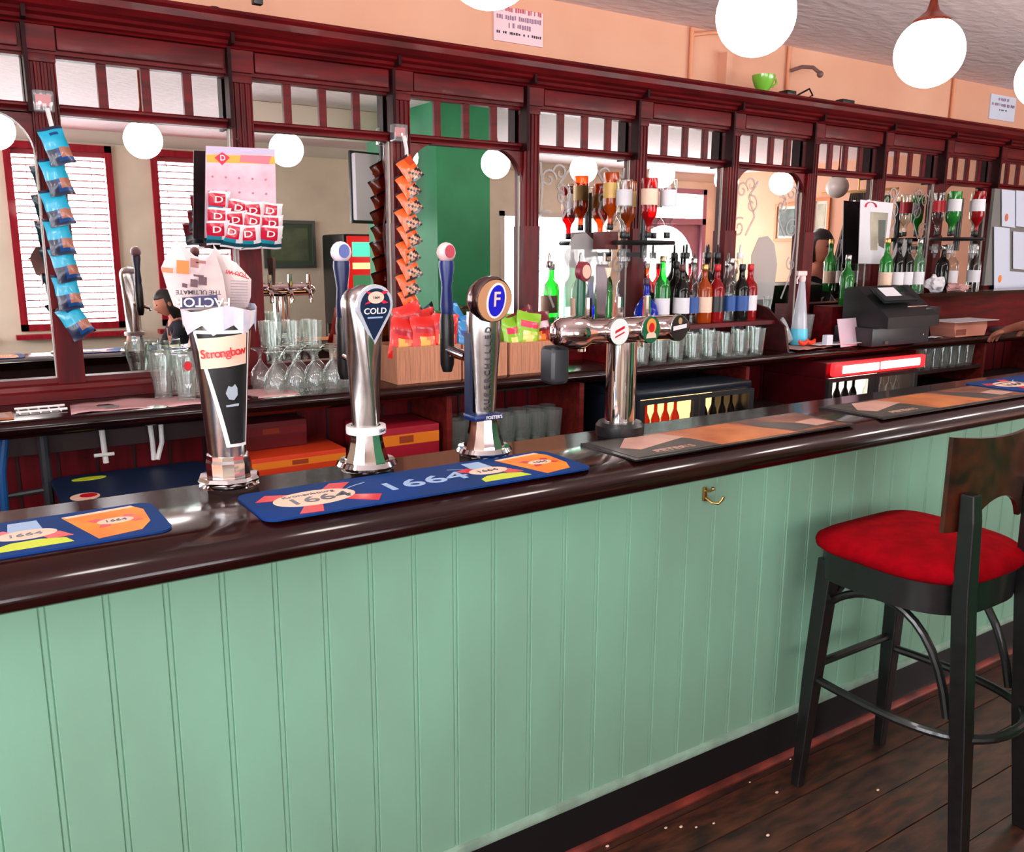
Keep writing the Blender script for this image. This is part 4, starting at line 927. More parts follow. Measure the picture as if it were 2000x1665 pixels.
# ================================================================== TILL, CALENDAR, PAPERS
t = thing('cash_register', 'black cash register with a sloping screen on the back worktop', 'cash register', (4.38, 2.98, WT+.001), .0)
b = MB(); b.rbox(-.26, .26, -.17, .07, 0, .10, .008); b.build('cash_drawer', DKGREY, t)
b = MB(); b.prism([(-.24, .101), (.04, .101), (.04, .30), (-.04, .315), (-.12, .25), (-.24, .16)], -.24, .22, 'x'); b.build('body', BLACKP, t, smooth=0)
T_ = frame((-.05, -.14, .262), (1, 0, 0), (0, .75, .55))
b = MB(); b.rbox(-.16, .14, -.055, .065, .0, .02, .006, 2, 0, T_); b.build('screen', mat('dark_screen', (30, 34, 36), .12), t)
b = MB(); b.box(-.12, .02, -.02, .05, .021, .022, 0, T_); b.build('paper_note', PAPER, t)
b = MB(); b.rbox(.16, .30, -.2, -.02, .105, .20, .008); b.build('receipt_printer', BLACKP, t)
b = MB(); b.box(.02, .2, -.27+.09, -.10, .205, .209); b.build('pink_slips', PINKP, t)
b = MB(); b.rbox(.20, .215, -.172, -.17, .04, .052, .001); b.build('drawer_lock', STEEL, t)
MB().box(-.16, -.13, -.18, -.171, .01, .03).build('drawer_key', STEEL, t)
sp = MB(); sp.box(-.11, .11, -.0015, .0015, 0, .15, 0, Matrix.Rotation(-.22, 4, 'X')); o = sp.build('tilted_price_card', mat('lilac_paper', (206, 186, 200), .8), smooth=0); o.location = (at(1662, 640, 2.91).x, 2.895, WT+.0025); o.rotation_euler = (0, 0, .1)
tag(o, 'pale lilac card leaning against the left side of the till', 'card')
for v in o.data.vertices: pass
# calendar
t = thing('calendar', 'white hanging calendar with a red emblem and a tall picture', 'calendar')
q = [at(1681, 390, 3.213), at(1745, 397, 3.213), at(1730, 516, 3.2085), at(1677, 515, 3.213)]; th = Vector((0, .004, 0))
b = MB(); b.add(q+[v+th for v in q], [(0, 1, 2, 3), (4, 7, 6, 5), (0, 4, 5, 1), (1, 5, 6, 2), (2, 6, 7, 3), (3, 7, 4, 0)]); cd = b.build('sheet', PAPER, t, smooth=0)
b = MB(); b.add([at(1700, 414, 3.210), at(1735, 416, 3.210), at(1728, 489, 3.210), at(1700, 489, 3.210)], [(0, 1, 2, 3)], 0); b.add([at(1716, 430, 3.2085), at(1730, 430, 3.2085), at(1727, 486, 3.2085), at(1716, 480, 3.2085)], [(0, 1, 2, 3)], 1)
b.build('picture', [mat('calendar_beige', (190, 180, 160), .6, noise=.2, nscale=9), mat('calendar_dark', (110, 84, 84), .6, noise=.5, nscale=14, col2=(60, 110, 90))], cd, smooth=0)
b = MB(); pts = [at(1700+10.5*math.cos(a), 405-10*math.sin(a), 3.210) for a in [PI*i/10 for i in range(11)]]; b.tube(pts, .010, 6, flat=.2); b.build('red_emblem', mat('emblem_pink', (232, 70, 100), .5), cd)
b = MB(); b.box(at(1700, 390, 3.213).x-.001, at(1700, 390, 3.213).x+.10, 3.214, 3.232, at(1700, 390, 3.213).z-.004, at(1700, 390, 3.213).z-.001); b.build('hanger', STEEL, t)
# papers under the bottles of cleaner
def papers(name, label, x, y, w_, d_, rz, m_, seed, z=WT+.001):
    b = MB(); n = 8; vs = []
    for j in range(3):
        for i in range(n+1): vs.append((w_*(i/n-.5), d_*(j/2-.5), .003+.006*abs(math.sin(i*.9+seed))))
    b.add(vs, [(j*(n+1)+i, j*(n+1)+i+1, (j+1)*(n+1)+i+1, (j+1)*(n+1)+i) for j in range(2) for i in range(n)])
    o = b.build(name, m_, smooth=0); o.location = (x, y, z); o.rotation_euler = (0, 0, rz); mo = o.modifiers.new('t', 'SOLIDIFY'); mo.thickness = .0015; mo.offset = 1
    return tag(o, label, 'paper')
papers('paper_sheet', 'pinkish sheet of paper under the spray bottle, left of the other sheet', 3.76, 2.975, .30, .17, .1, PINKP, 1)
papers('paper_sheet', 'white wavy sheet of paper hanging over the worktop edge before the till', 3.98, 2.945, .34, .12, -.1, PAPER, 4, WT+.012)
papers('paper_sheet', 'white receipt lying on the worktop right of the till', 4.86, 2.94, .20, .05, .0, PAPER, 2)
b = MB(); b.rbox(3.865, 3.915, 2.90, 2.93, WT+.016, WT+.07, .003); tag(b.build('small_white_box', mat('pale_blue_box', (206, 222, 234), .5)), 'small pale blue box standing on the papers before the till', 'box')
# spray bottle
t = thing('spray_bottle', 'clear tapering spray bottle with a blue base and pink trigger head', 'spray bottle', (3.80, 3.03, WT+.014))
b = MB(); b.lathe([(.0, .085), (.042, .085), (.034, .16), (.022, .26), (.014, .33)], n=20, cap=False); b.build('clear_upper', glassmat('milky_plastic', (236, 240, 248), (190, 205, 220), op=.45), t)
b = MB(); b.lathe([(.043, .0), (.046, .005), (.045, .05), (.0425, .085), (.0, .085)], n=20); b.build('blue_base', mat('pale_cyan', (96, 206, 236), .35), t)
b = MB(); b.lathe([(.015, .33), (.017, .345), (.015, .36)], n=12); b.rbox(-.05, .022, -.012, .012, .36, .385, .005); b.tube([(-.03, 0, .362), (-.045, 0, .34), (-.04, 0, .32)], .005, 8); b.build('trigger_head', mat('pinkish_white_head', (234, 206, 206), .4), t)
b = MB(); b.lathe([(.0, .004), (.036, 0), (.05, .15), (.048, .15), (.034, .006), (.0, .006)], n=18, cap=False); o = b.build('plastic_jug', GLASS2); o.location = (3.93, 3.10, WT+.014); tag(o, 'clear tapering plastic beaker between the spray bottle and the till', 'beaker')
# clear bag with fruit, glass vase
t = thing('plastic_bag', 'scrunched clear plastic bag on the papers right of the bottles', 'plastic bag', (3.70, 3.06, WT+.045))
bm = bmesh.new(); bmesh.ops.create_icosphere(bm, subdivisions=3, radius=1)
for v in bm.verts:
    z = v.co.z; k_ = (1-.55*max(0, z))*(1+.16*math.sin(7*v.co.x+4*z)*math.cos(6*v.co.y)); v.co = Vector((v.co.x*.062*k_, v.co.y*.05*k_, z*(.115 if z > 0 else .03)))
MB().frombm(bm).build('bag_film', glassmat('plastic_film', (244, 246, 246), (205, 212, 210), op=.3), t, smooth=0)
for i, (dx, dy, c_) in enumerate(((.045, -.105, (230, 64, 24)), (.115, -.10, (226, 70, 28)))):
    a_ = [(3.70+dx+.030*math.cos(q), 3.06+dy, WT+.048-.020*math.sin(q)) for q in [PI*j/8 for j in range(9)]]
    b = MB(); b.tube([Vector(q) for q in a_], [.004, .008, .011, .012, .012, .012, .011, .008, .004], 10); tag(b.build('chilli_pepper', mat('orange_red_skin', (236, 60, 20), .3)), ['curved orange red strip lying against the plastic bag', 'second curved orange red strip, nearer the till'][i], 'decoration')
b = MB(); b.lathe([(.0, .003), (.03, 0), (.036, .03), (.018, .10), (.014, .16), (.02, .2), (.018, .2), (.012, .16), (.016, .1), (.033, .03), (.0, .006)], n=20, cap=False); o = b.build('glass_carafe', GLASS); o.location = (3.67, 3.14, WT+.004); o.scale = (1.3, 1.3, 1.3); tag(o, 'tall clear carafe standing by the mirror behind the plastic bag', 'carafe')
# cardboard box beyond the till
t = thing('open_carton', 'pink brown cardboard carton with a white sheet on top, right of the till', 'cardboard box', (5.20, 2.965, WT+.001), -.03)
b = MB(); b.prism([(-.15, .0), (.15, .0), (.17, .05), (.165, .09), (-.165, .09), (-.17, .05)], -.08, .08, 'y'); b.build('carton_body', mat('pink_card', (214, 140, 120), .8), t, smooth=0)
MB().box(-.22, .24, -.11, .085, .0905, .0935).build('white_sheet', PAPER, t)
b = MB(); b.box(-.15, -.05, -.082, -.0802, .01, .045); b.build('tape', mat('brown_tape', (150, 80, 66), .5), t)
b = MB(); b.rbox(5.62, 5.86, 2.90, 3.0, WT+.001, WT+.03, .006); tag(b.build('till_roll_tray', mat('steel_tray', (150, 150, 160), .3, .8)), 'flat grey tray on the worktop near the barman', 'tray')
# folded white note by the till
b = MB(); b.add([at(1783, 600, 2.93), at(1803, 590, 2.93), at(1799, 612, 2.92), at(1783, 617, 2.92)], [(0, 1, 2, 3)]); o = b.build('till_receipt', PAPER, smooth=0); o.modifiers.new('t', 'SOLIDIFY').thickness = .002; tag(o, 'curled white receipt standing up from the till printer', 'receipt')
# pinned menus at the far end
mt = thing('menu_rack', 'white sheets and menus pinned to the back bar post at the far right', 'menu rack')
b = MB(); b.box(at(1990, 450, 3.2).x-.35, at(1990, 450, 3.2).x+.3, 3.205, 3.225, 1.40, 2.03); b.build('rack_board', mat('grey_rack', (120, 116, 112), .6), mt)
for i, (x0_, y0_, x1_, y1_) in enumerate(((1957, 370, 1983, 445), (1942, 443, 1972, 575), (1985, 372, 2010, 445), (1979, 452, 2010, 528), (1972, 530, 2006, 566))):
    b = MB(); Yp = 3.195-.004*(i % 3); q = [at(x0_, y0_, Yp), at(x1_, y0_+3, Yp), at(x1_, y1_, Yp), at(x0_, y1_-3, Yp)]; b.add(q+[v+Vector((0, .003, 0)) for v in q], [(0, 1, 2, 3), (4, 7, 6, 5), (0, 4, 5, 1), (1, 5, 6, 2), (2, 6, 7, 3), (3, 7, 4, 0)])
    sh = b.build('menu_sheet', mat('cool_paper', (206, 210, 226), .7), mt, smooth=0)
    if i in (0, 1): b = MB(); c_ = at((x0_+x1_)/2-4, y1_-(20 if i == 0 else 30), Yp-.002); b.prism(ell(c_.x, c_.z, .02, .025), c_.y-.001, c_.y, 'y'); b.build('printed_spot', mat('spot_orange%d' % i, (214, 110, 80) if i == 0 else (240, 130, 50), .6), sh, smooth=0)

# ================================================================== UNDER THE BACK COUNTER
def carton(label, x0_, x1_, y0_, y1_, z0_, z1_, m_main, m_band, cat_='box'):
    t = thing('drinks_carton', label, cat_)
    MB().rbox(x0_, x1_, y0_, y1_, z0_, z1_, .003).build('carton', m_main, t)
    h = z1_-z0_; MB().box(x0_+.001, x1_-.001, y0_-.001, y0_, z0_+h*.5, z0_+h*.8).build('printed_band', m_band, t)
    MB().box((x0_+x1_)/2-.03, (x0_+x1_)/2+.03, y0_-.0015, y0_-.001, z0_+h*.55, z0_+h*.75).build('print', mat('carton_print', (160, 60, 20), .6), t)
CO, CR, CY = mat('orange_carton', (222, 62, 24), .5), mat('crimson_carton', (170, 20, 44), .5), mat('yellow_orange_print', (240, 130, 30), .5)
carton('bright orange carton on the shelf between the first two taps', .85, 1.20, 2.95, 3.22, .817, .90, CO, CY)
carton('dark red carton standing under the worktop behind the orange one', .83, 1.10, 3.08, 3.22, .902, 1.0, mat('dark_red_carton', (116, 22, 30), .6), mat('dark_red_band', (130, 30, 36), .6))
carton('crimson and orange carton on the shelf right of the second tap', 1.30, 1.585, 2.94, 3.2, .817, .955, CR, CY)
# blue tray and pipework at the left
b = MB(); b.prism(rrect(.235, .70, 2.68, 3.04, .04), .885, .90, 'z'); t = b.build('blue_cooler_lid', mat('dark_blue_mat', (12, 34, 70), .5, noise=.2, nscale=5)); tag(t, 'dark blue printed lid of the low cooler behind the bar, at the left', 'cooler')
b = MB(); b.prism(ell(.30, 2.75, .04, .04), .900, .902, 'z', 0); b.prism(ell(.31, 2.755, .024, .022), .902, .9035, 'z', 1); b.prism(ell(.34, 2.97, .05, .02), .900, .902, 'z', 2); b.build('lid_print', [CREAMP, RED, LIME], t, smooth=0)
MB().rbox(.25, .69, 2.70, 3.03, 0, .885, .01).build('cooler_body', DKGREY, t)
for i, (px, y0_, y1_, lb) in enumerate(((198, 838, 905, 'white plastic pipe hanging under the back worktop at the left'),)):
    a_, b_ = at(px, y0_, 3.03), at(px+4, y1_, 3.03); b = MB(); b.tube([(a_.x, 3.03, 1.06), (a_.x+.005, 3.03, b_.z)], .009, 10); b.tube([(a_.x-.03, 3.02, b_.z+.03), (a_.x+.03, 3.02, b_.z+.03)], .006, 8); tag(b.build('waste_pipe', WHITE), lb, 'pipe')
b = MB(); a_ = at(292, 828, 3.03); b_ = at(304, 898, 3.03); c_ = at(314, 828, 3.03)
b.tube([(a_.x, 3.03, 1.06), ((a_.x+b_.x)/2, 3.03, .98), (b_.x-.006, 3.03, b_.z)], .008, 8); b.tube([(c_.x, 3.03, 1.06), ((c_.x+b_.x)/2+.012, 3.03, .98), (b_.x+.006, 3.03, b_.z)], .008, 8); tag(b.build('beer_hose', WHITE), 'pair of white hoses meeting in a V under the back worktop', 'hose')
b = MB(); a_ = at(82, 840, 3.02); b.tube([(a_.x, 3.02, 1.06), (a_.x, 3.02, .45)], .016, 10); b.tube([(a_.x-.2, 3.02, .86), (a_.x, 3.02, .87)], .009, 8); b.sphere((a_.x-.14, 3.01, .862), .014, 10); tag(b.build('drain_pipe', DKGREY), 'dark vertical drain pipe with a side branch, far left under the worktop', 'pipe')
b = MB(); a_ = at(4, 860, 3.0); b.tube([(a_.x+.01, 3.0, 1.06), (a_.x-.01, 3.0, .95), (a_.x-.02, 3.0, .6)], .012, 10); tag(b.build('blue_hose', mat('blue_hose', (20, 80, 140), .4)), 'blue hose hanging at the left edge under the worktop', 'hose')
# fridges
LEDR = mat('red_lit_header', (255, 26, 30), .4, emit=2.6); LEDH = mat('header_glow', (255, 236, 214), .4, emit=4)
DOORG = glassmat('fridge_door_glass', (246, 248, 248), (200, 205, 205))
def fridge(name, label, x0_, x1_, y0_, top_, zt, m_body, m_light, kinds, lbs):
    t = thing(name, label, 'fridge'); yb = 3.22
    b = MB(); b.rbox(x0_, x1_, y0_+.02, yb, zt, top_, .008); b.box(x0_, x0_+.03, y0_+.02, yb, .03, zt); b.box(x1_-.03, x1_, y0_+.02, yb, .03, zt); b.box(x0_+.03, x1_-.03, yb-.03, yb, .03, zt); b.box(x0_+.03, x1_-.03, y0_+.02, yb-.03, .03, .10)
    b.build('cabinet', m_body, t)
    MB().box(x0_+.03, x1_-.03, y0_+.24, y0_+.245, .10, zt).build('lit_back', m_light, t)
    MB().box(x0_+.03, x1_-.03, y0_+.03, y0_+.24, zt-.235, zt-.23).build('wire_shelf', STEEL, t)
    xm = (x0_+x1_)/2
    for q, (a, b_) in enumerate(((x0_+.005, xm-.005), (xm+.005, x1_-.005))):
        d = MB(); d.box(a, b_, y0_, y0_+.019, zt-.018, zt-.0); d.box(a, a+.03, y0_, y0_+.019, .12, zt-.018); d.box(b_-.03, b_, y0_, y0_+.019, .12, zt-.018); d.box(a+.03, b_-.03, y0_, y0_+.019, .12, .16); do = d.build('door', DKGREY, t)
        MB().box(a+.03, b_-.03, y0_+.008, y0_+.011, .16, zt-.018).build('door_glass', DOORG, do)
        MB().box((b_-.024) if q == 0 else (a+.016), (b_-.016) if q == 0 else (a+.024), y0_-.016, y0_, .4, zt-.1).build('door_handle', STEEL, do)
        for i in range(5):
            g, lab, cap = kinds[q]; bottle('slim', g, lab, cap, a+.055+(b_-a-.11)*i/4, y0_+.09, zt-.229, lbs[q], lbs[q].replace('bottle', 'bottles'), s=.68)
    return t
fridge('bottle_fridge', 'dark blue black bottle fridge with two lit doors behind the chrome tower', 2.42, 3.13, 2.72, 1.03, .995, mat('blue_black_fridge', (26, 34, 44), .25), mat('fridge_light', (255, 200, 130), .5, emit=1.9),
       [('amber', 'cream', 'gold'), ('dark', 'red', 'silver')], ['amber bottle standing behind the left door of the dark fridge', 'dark bottle with a red label behind the right door of the dark fridge'])
t2 = fridge('bottle_fridge', 'bottle fridge with a glowing red and white header panel, below the till', 3.77, 4.56, 2.80, 1.06, .975, mat('dark_red_fridge', (80, 14, 22), .3), mat('fridge_light_cool', (240, 226, 206), .5, emit=1.6),
       [('dark', 'red', 'black'), ('clear', 'cream', 'gold')], ['dark bottle with a red label behind the left door of the red lit fridge', 'clear bottle with a cream label behind the right door of the red lit fridge'])
b = MB(); b.rbox(3.77, 4.56, 2.765, 2.80, .992, 1.062, .014, 3); hd = b.build('lit_header', LEDR, t2); b = MB(); b.rbox(3.83, 4.13, 2.760, 2.766, 1.006, 1.046, .003); b.rbox(4.15, 4.50, 2.760, 2.766, 1.008, 1.048, .003); b.build('header_lettering', LEDH, hd)

# ================================================================== ON THE CORNICE AND WALL
t = thing('teacup', 'lime green teacup standing on top of the cornice', 'cup', (at(1490, 175, 3.16).x, 3.16, 2.396))
b = MB(); b.lathe([(.0, .004), (.022, .0), (.025, .006), (.045, .035), (.056, .065), (.058, .082), (.055, .082), (.05, .06), (.038, .03), (.0, .01)], n=26, cap=False); LG = mat('lime_green_glaze', (120, 186, 60), .25, coat=.5); b.build('bowl', LG, t)
b = MB(); b.tube([(.05, -.01, .07), (.075, -.015, .068), (.08, -.015, .05), (.062, -.01, .035), (.045, -.005, .032)], .0055, 8); b.build('handle', LG, t)
b = MB(); X = at(1545, 190, 3.2).x; b.tube([(X-.10, 3.17, 2.40), (X-.05, 3.16, 2.415), (X, 3.18, 2.40), (X+.05, 3.2, 2.42), (X+.14, 3.2, 2.46), (X+.17, 3.2, 2.43), (X+.1, 3.2, 2.402), (X+.25, 3.18, 2.403), (X+.45, 3.2, 2.402)], .005, 6); b.rbox(X-.1, X-.03, 3.14, 3.2, 2.397, 2.425, .005)
b.rbox(X+.36, X+.46, 3.15, 3.2, 2.397, 2.425, .004); tag(b.build('loose_cable', BLACKP), 'tangled black cable with two plugs lying on the cornice beside the green cup', 'cable')
b = MB(); pts = [at(398+36*(1-math.cos(a))/2, 26-12*math.sin(a), 3.115) for a in [PI*i/8 for i in range(9)]]; b.tube([pts[0]+Vector((0, 0, -.02))]+pts+[pts[-1]+Vector((0, 0, -.02))], .0045, 8); tag(b.build('cable_loop', BLACKP), 'dark cable looping above the cornice at the left end of the surround', 'cable')
for (x0_, y0_, x1_, y1_, lb, nm, lines_) in ((964, 8, 1059, 93, 'pale pink printed notice pasted high on the peach wall by a globe lamp', 'wall_notice', [('ALCOHOL AWARENESS', 22, 0), ('IF IT MAKES YOU...', 38, 1), ('PLEASE', 53, 1), ('drink sensibly today', 68, 2)]), (1936, 181, 1979, 239, 'small pale blue printed notice on the peach wall at the far right', 'wall_notice', [('NOTICE', 195, 1), ('opening times apply', 206, 1), ('BAR', 216, 2)])):
    A, B_ = at(x0_, (y0_+y0_)/2, 3.355), at(x1_, y1_, 3.355); zt, zb = at(x0_, y0_+2, 3.355).z, at(x1_, y1_, 3.355).z
    b = MB(); b.box(A.x, B_.x, 3.351, 3.359, zb, zt); nt_ = b.build(nm, mat('pink_notice' if x0_ < 1000 else 'blue_notice', (232, 200, 206) if x0_ < 1000 else (206, 212, 228), .8), smooth=0); tag(nt_, lb, 'notice')
    rn = random.Random(x0_)
    for s_, yy, mi_ in lines_:
        b = MB(); zc = at((x0_+x1_)/2, yy, 3.355).z; wd = (B_.x-A.x); hh = .011 if mi_ < 2 else .006; L_ = wd*min(.9, .05*len(s_)+.12); x = (A.x+B_.x)/2-L_/2; xe = x+L_
        while x < xe: k_ = rn.uniform(.006, .014); b.box(x, x+k_*.7, 3.3500, 3.3508, zc-hh*rn.uniform(.6, 1), zc+hh*rn.uniform(.6, 1)); x += k_+(.012 if rn.random() < .2 else 0)
        b.build('printed_line', [mat('notice_red', (190, 90, 100), .8), mat('notice_grey', (150, 116, 140), .8), INK][mi_], nt_, smooth=0)
ORP = mat('painted_orange_pipe', (222, 150, 112), .5)
for i, (px, lb) in enumerate(((1350, 'painted pipe rising to the ceiling above the middle of the bar'), (1541, 'painted pipe with a bracket arm, right of the green cup'), (1868, 'painted pipe on the wall beside the small blue notice'))):
    X = at(px, 140, 3.34).x; b = MB(); b.tube([(X, 3.345, 2.398), (X, 3.345, 2.695)], .011, 10)
    if i == 0: b.tube([(X, 3.34, 2.66), (X+.10, 3.33, 2.68), (X+.2, 3.3, 2.69)], .009, 8)
    tag(b.build('wall_pipe', ORP), lb, 'pipe')
X = at(1541, 140, 3.34).x; b = MB(); b.tube([(X, 3.33, 2.57), (X+.03, 3.28, 2.585), (X+.07, 3.24, 2.58), (X+.095, 3.22, 2.555)], .010, 8); b.sphere((X+.10, 3.215, 2.545), .018, 12); tag(b.build('bracket_arm', mat('grey_brown_metal', (120, 84, 80), .4)), 'small bent grey bracket sticking out from the wall pipe', 'bracket')
X = at(1430, 130, 3.3).x; b = MB(); b.box(X-.04, X, 3.30, 3.36, 2.398, 2.60); tag(b.build('wall_boxing', PEACH), 'narrow peach painted boxing on the wall below the largest globe lamp', 'boxing')
p = at(502, 10, 3.1); b = MB(); b.rbox(p.x-.016, p.x+.016, 3.08, 3.11, p.z, CEIL, .003); tag(b.build('ceiling_speaker', BLACKP), 'small black fitting hanging at the very top edge of the picture', 'speaker')

# frosted ornament etched on the mirrors of two bays
def ribbon(b, pts, w_, Y, mi=0):
    for i in range(len(pts)-1):
        (ax, az), (bx, bz) = pts[i], pts[i+1]; dx, dz = bx-ax, bz-az; L_ = math.hypot(dx, dz) or 1; nx_, nz_ = -dz/L_*w_/2, dx/L_*w_/2
        b.add([(ax+nx_, Y, az+nz_), (bx+nx_, Y, bz+nz_), (bx-nx_, Y, bz-nz_), (ax-nx_, Y, az-nz_)], [(0, 1, 2, 3)], mi)
def spiral(cx, cz, r0, r1, a0, turns, n=26): return [(cx+(r0+(r1-r0)*i/n)*math.cos(a0+2*PI*turns*i/n), cz+(r0+(r1-r0)*i/n)*math.sin(a0+2*PI*turns*i/n)) for i in range(n+1)]
FROST = glassmat('frosted_etching', (226, 222, 220), (210, 206, 204), op=.42)
for k in (4-0, 6, 8):
    x0_, x1_ = postx(k-1)+.05, postx(k)-.05
    if k == 4: x0_, x1_ = postx(3)+.05, postx(4)-.05
    b = MB(); cx = (x0_+x1_)/2; Yp = MY-.001; hw = (x1_-x0_)/2
    for sg in (-1, 1):
        for (u, z, r0, r1, a0, tn) in ((.75, 1.93, .045, .008, 0, 1.3), (.45, 1.86, .05, .01, 2, -1.2), (.8, 1.74, .055, .01, 1, 1.4), (.5, 1.96, .04, .006, 3, -1.1), (.85, 1.55, .04, .01, 2, 1.2)):
            p_ = spiral(cx+sg*u*hw, z, r0, r1, a0, tn); ribbon(b, [(cx+sg*(abs(x-cx)), zz) for x, zz in p_], .010, Yp)
        ribbon(b, [(cx+sg*hw*.92, 2.0), (cx+sg*hw*.88, 1.9), (cx+sg*hw*.93, 1.7), (cx+sg*hw*.86, 1.5), (cx+sg*hw*.6, 1.36)], .012, Yp)
        ribbon(b, [(cx+sg*hw*.3, 1.98), (cx+sg*hw*.55, 1.9), (cx+sg*hw*.35, 1.8), (cx+sg*hw*.6, 1.7)], .012, Yp)
    b.prism([(cx-.09, 1.36), (cx+.09, 1.36), (cx+.11, 1.55), (cx+.075, 1.66), (cx+.02, 1.70), (cx-.05, 1.69), (cx-.10, 1.60)], Yp-.0005, Yp, 'y')
    b.build('etched_ornament', FROST, bb, smooth=0)

# ================================================================== BAR STOOL
st = thing('bar_stool', 'black stained wooden bar stool with a red velvet seat and curved backrest', 'bar stool', (2.29, 1.32, 0))
def L(x, y, z): return (x-2.29, y-1.32, z)
def leg_(pts, w_, name='leg'):
    b = MB(); vs = []
    for (x, y, z, s_) in pts:
        X, Y, Z = L(x, y, z)
        for dx, dy in ((-1, -1), (1, -1), (1, 1), (-1, 1)): vs.append((X+dx*w_*s_, Y+dy*w_*s_, Z))
    n = len(pts); fs = [(j*4+i, j*4+(i+1) % 4, (j+1)*4+(i+1) % 4, (j+1)*4+i) for j in range(n-1) for i in range(4)]+[(3, 2, 1, 0), tuple((n-1)*4+i for i in range(4))]
    b.add(vs, fs); o = b.build(name, BOARDW, st, smooth=0); m_ = o.modifiers.new('b', 'BEVEL'); m_.width = .004; m_.segments = 2; return o
leg_([(2.068, 1.535, 0, .72), (2.085, 1.525, .35, 1.05), (2.105, 1.51, .74, 1.2)], .021)
leg_([(2.485, 1.535, 0, .72), (2.475, 1.525, .35, 1.05), (2.46, 1.51, .74, 1.2)], .021)
leg_([(2.135, 1.06, 0, .9), (2.135, 1.09, .35, 1.05), (2.135, 1.125, .74, 1.05), (2.135, 1.132, .95, .95), (2.135, 1.138, 1.02, .85)], .022)
leg_([(2.455, 1.055, 0, .9), (2.45, 1.09, .35, 1.05), (2.445, 1.125, .74, 1.05), (2.445, 1.132, .95, .95), (2.445, 1.138, 1.02, .85)], .022)
def seat_outline(k=1.0, n=44):
    P = []
    for i in range(n):
        a = 2*PI*i/n; c, s_ = math.cos(a), math.sin(a)
        e = .30 if s_ > 0 else .85
        x = .245*abs(c)**(.34 if s_ > 0 else .62)*(1 if c > 0 else -1); y = (.235 if s_ > 0 else .225)*abs(s_)**e*(1 if s_ > 0 else -1)
        x *= (1-.08*max(0, s_)); P.append((x*k+.0, y*k+.015))
    return P
b = MB(); b.prism(seat_outline(.93), .685, .772, 'z'); b.build('seat_rail', BOARDW, st, smooth=30)
b = MB(); n = 44; layers = [(.95, .770), (1.0, .780), (1.015, .795), (1.0, .808), (.93, .820), (.75, .830), (.45, .836), (.15, .838)]
vs = [(x, y, z) for k_, z in layers for x, y in seat_outline(k_)]; b.add(vs, [(j*n+i, j*n+(i+1) % n, (j+1)*n+(i+1) % n, (j+1)*n+i) for j in range(len(layers)-1) for i in range(n)]+[tuple(range(n))[::-1], tuple((len(layers)-1)*n+i for i in range(n))]); b.build('seat_cushion', VELVET, st, smooth=60)
b = MB(); nx = 24; vs = []                                     # curved plywood backrest with a hand-hold cut
for f_ in (0, 1):
    for i in range(nx+1):
        u = -1+2*i/nx; x = .205*u; yb = -.150 - .030*(1-u*u) + (.012 if f_ else 0)+.0
        zb = .915 + .075*max(0, math.cos(u*PI/1.1))**.5 if abs(u) < .55 else .915
        zt = 1.165 - .012*(1-u*u)
        vs += [(x, yb, zb), (x, yb, zt)]
k_ = (nx+1)*2
fs = []
for i in range(nx):
    fs += [(2*i, 2*i+2, 2*i+3, 2*i+1), (k_+2*i, k_+2*i+1, k_+2*i+3, k_+2*i+2), (2*i+1, 2*i+3, k_+2*i+3, k_+2*i+1), (2*i, k_+2*i, k_+2*i+2, 2*i+2)]
fs += [(0, 1, k_+1, k_), (2*nx, k_+2*nx, k_+2*nx+1, 2*nx+1)]
b.add(vs, fs); b.build('backrest', STOOLBACK, st, smooth=40)
def bez(p0, p1, p2, p3, n=14):
    r_ = []
    for i in range(n+1):
        u = i/n; r_.append(tuple((1-u)**3*a+3*(1-u)**2*u*b_+3*(1-u)*u*u*c_+u**3*d_ for a, b_, c_, d_ in zip(p0, p1, p2, p3)))
    return r_
for (fx, rx) in ((2.105, 2.135), (2.462, 2.447)):
    b = MB(); b.tube(bez(L(fx, 1.49, .615), L(fx, 1.40, .70), L(rx, 1.20, .74), L(rx, 1.135, .40)), .012, 10); b.build('side_arch', BOARDW, st)
b = MB(); b.tube(bez(L(2.12, 1.505, .615), L(2.2, 1.49, .71), L(2.37, 1.49, .71), L(2.45, 1.505, .615)), .012, 10); b.build('front_arch', BOARDW, st)
b = MB(); b.tube([L(2.085, 1.525, .36)]+bez(L(2.085, 1.50, .36), L(2.06, 1.22, .36), L(2.08, 1.035, .36), L(2.29, 1.035, .36))+bez(L(2.29, 1.035, .36), L(2.50, 1.035, .36), L(2.52, 1.22, .36), L(2.475, 1.50, .36))[1:]+[L(2.475, 1.525, .36)], .013, 10); b.build('foot_ring', BOARDW, st)
b = MB(); b.tube([L(2.085, 1.525, .40), L(2.475, 1.525, .40)], .013, 10); b.build('front_rail', BOARDW, st)

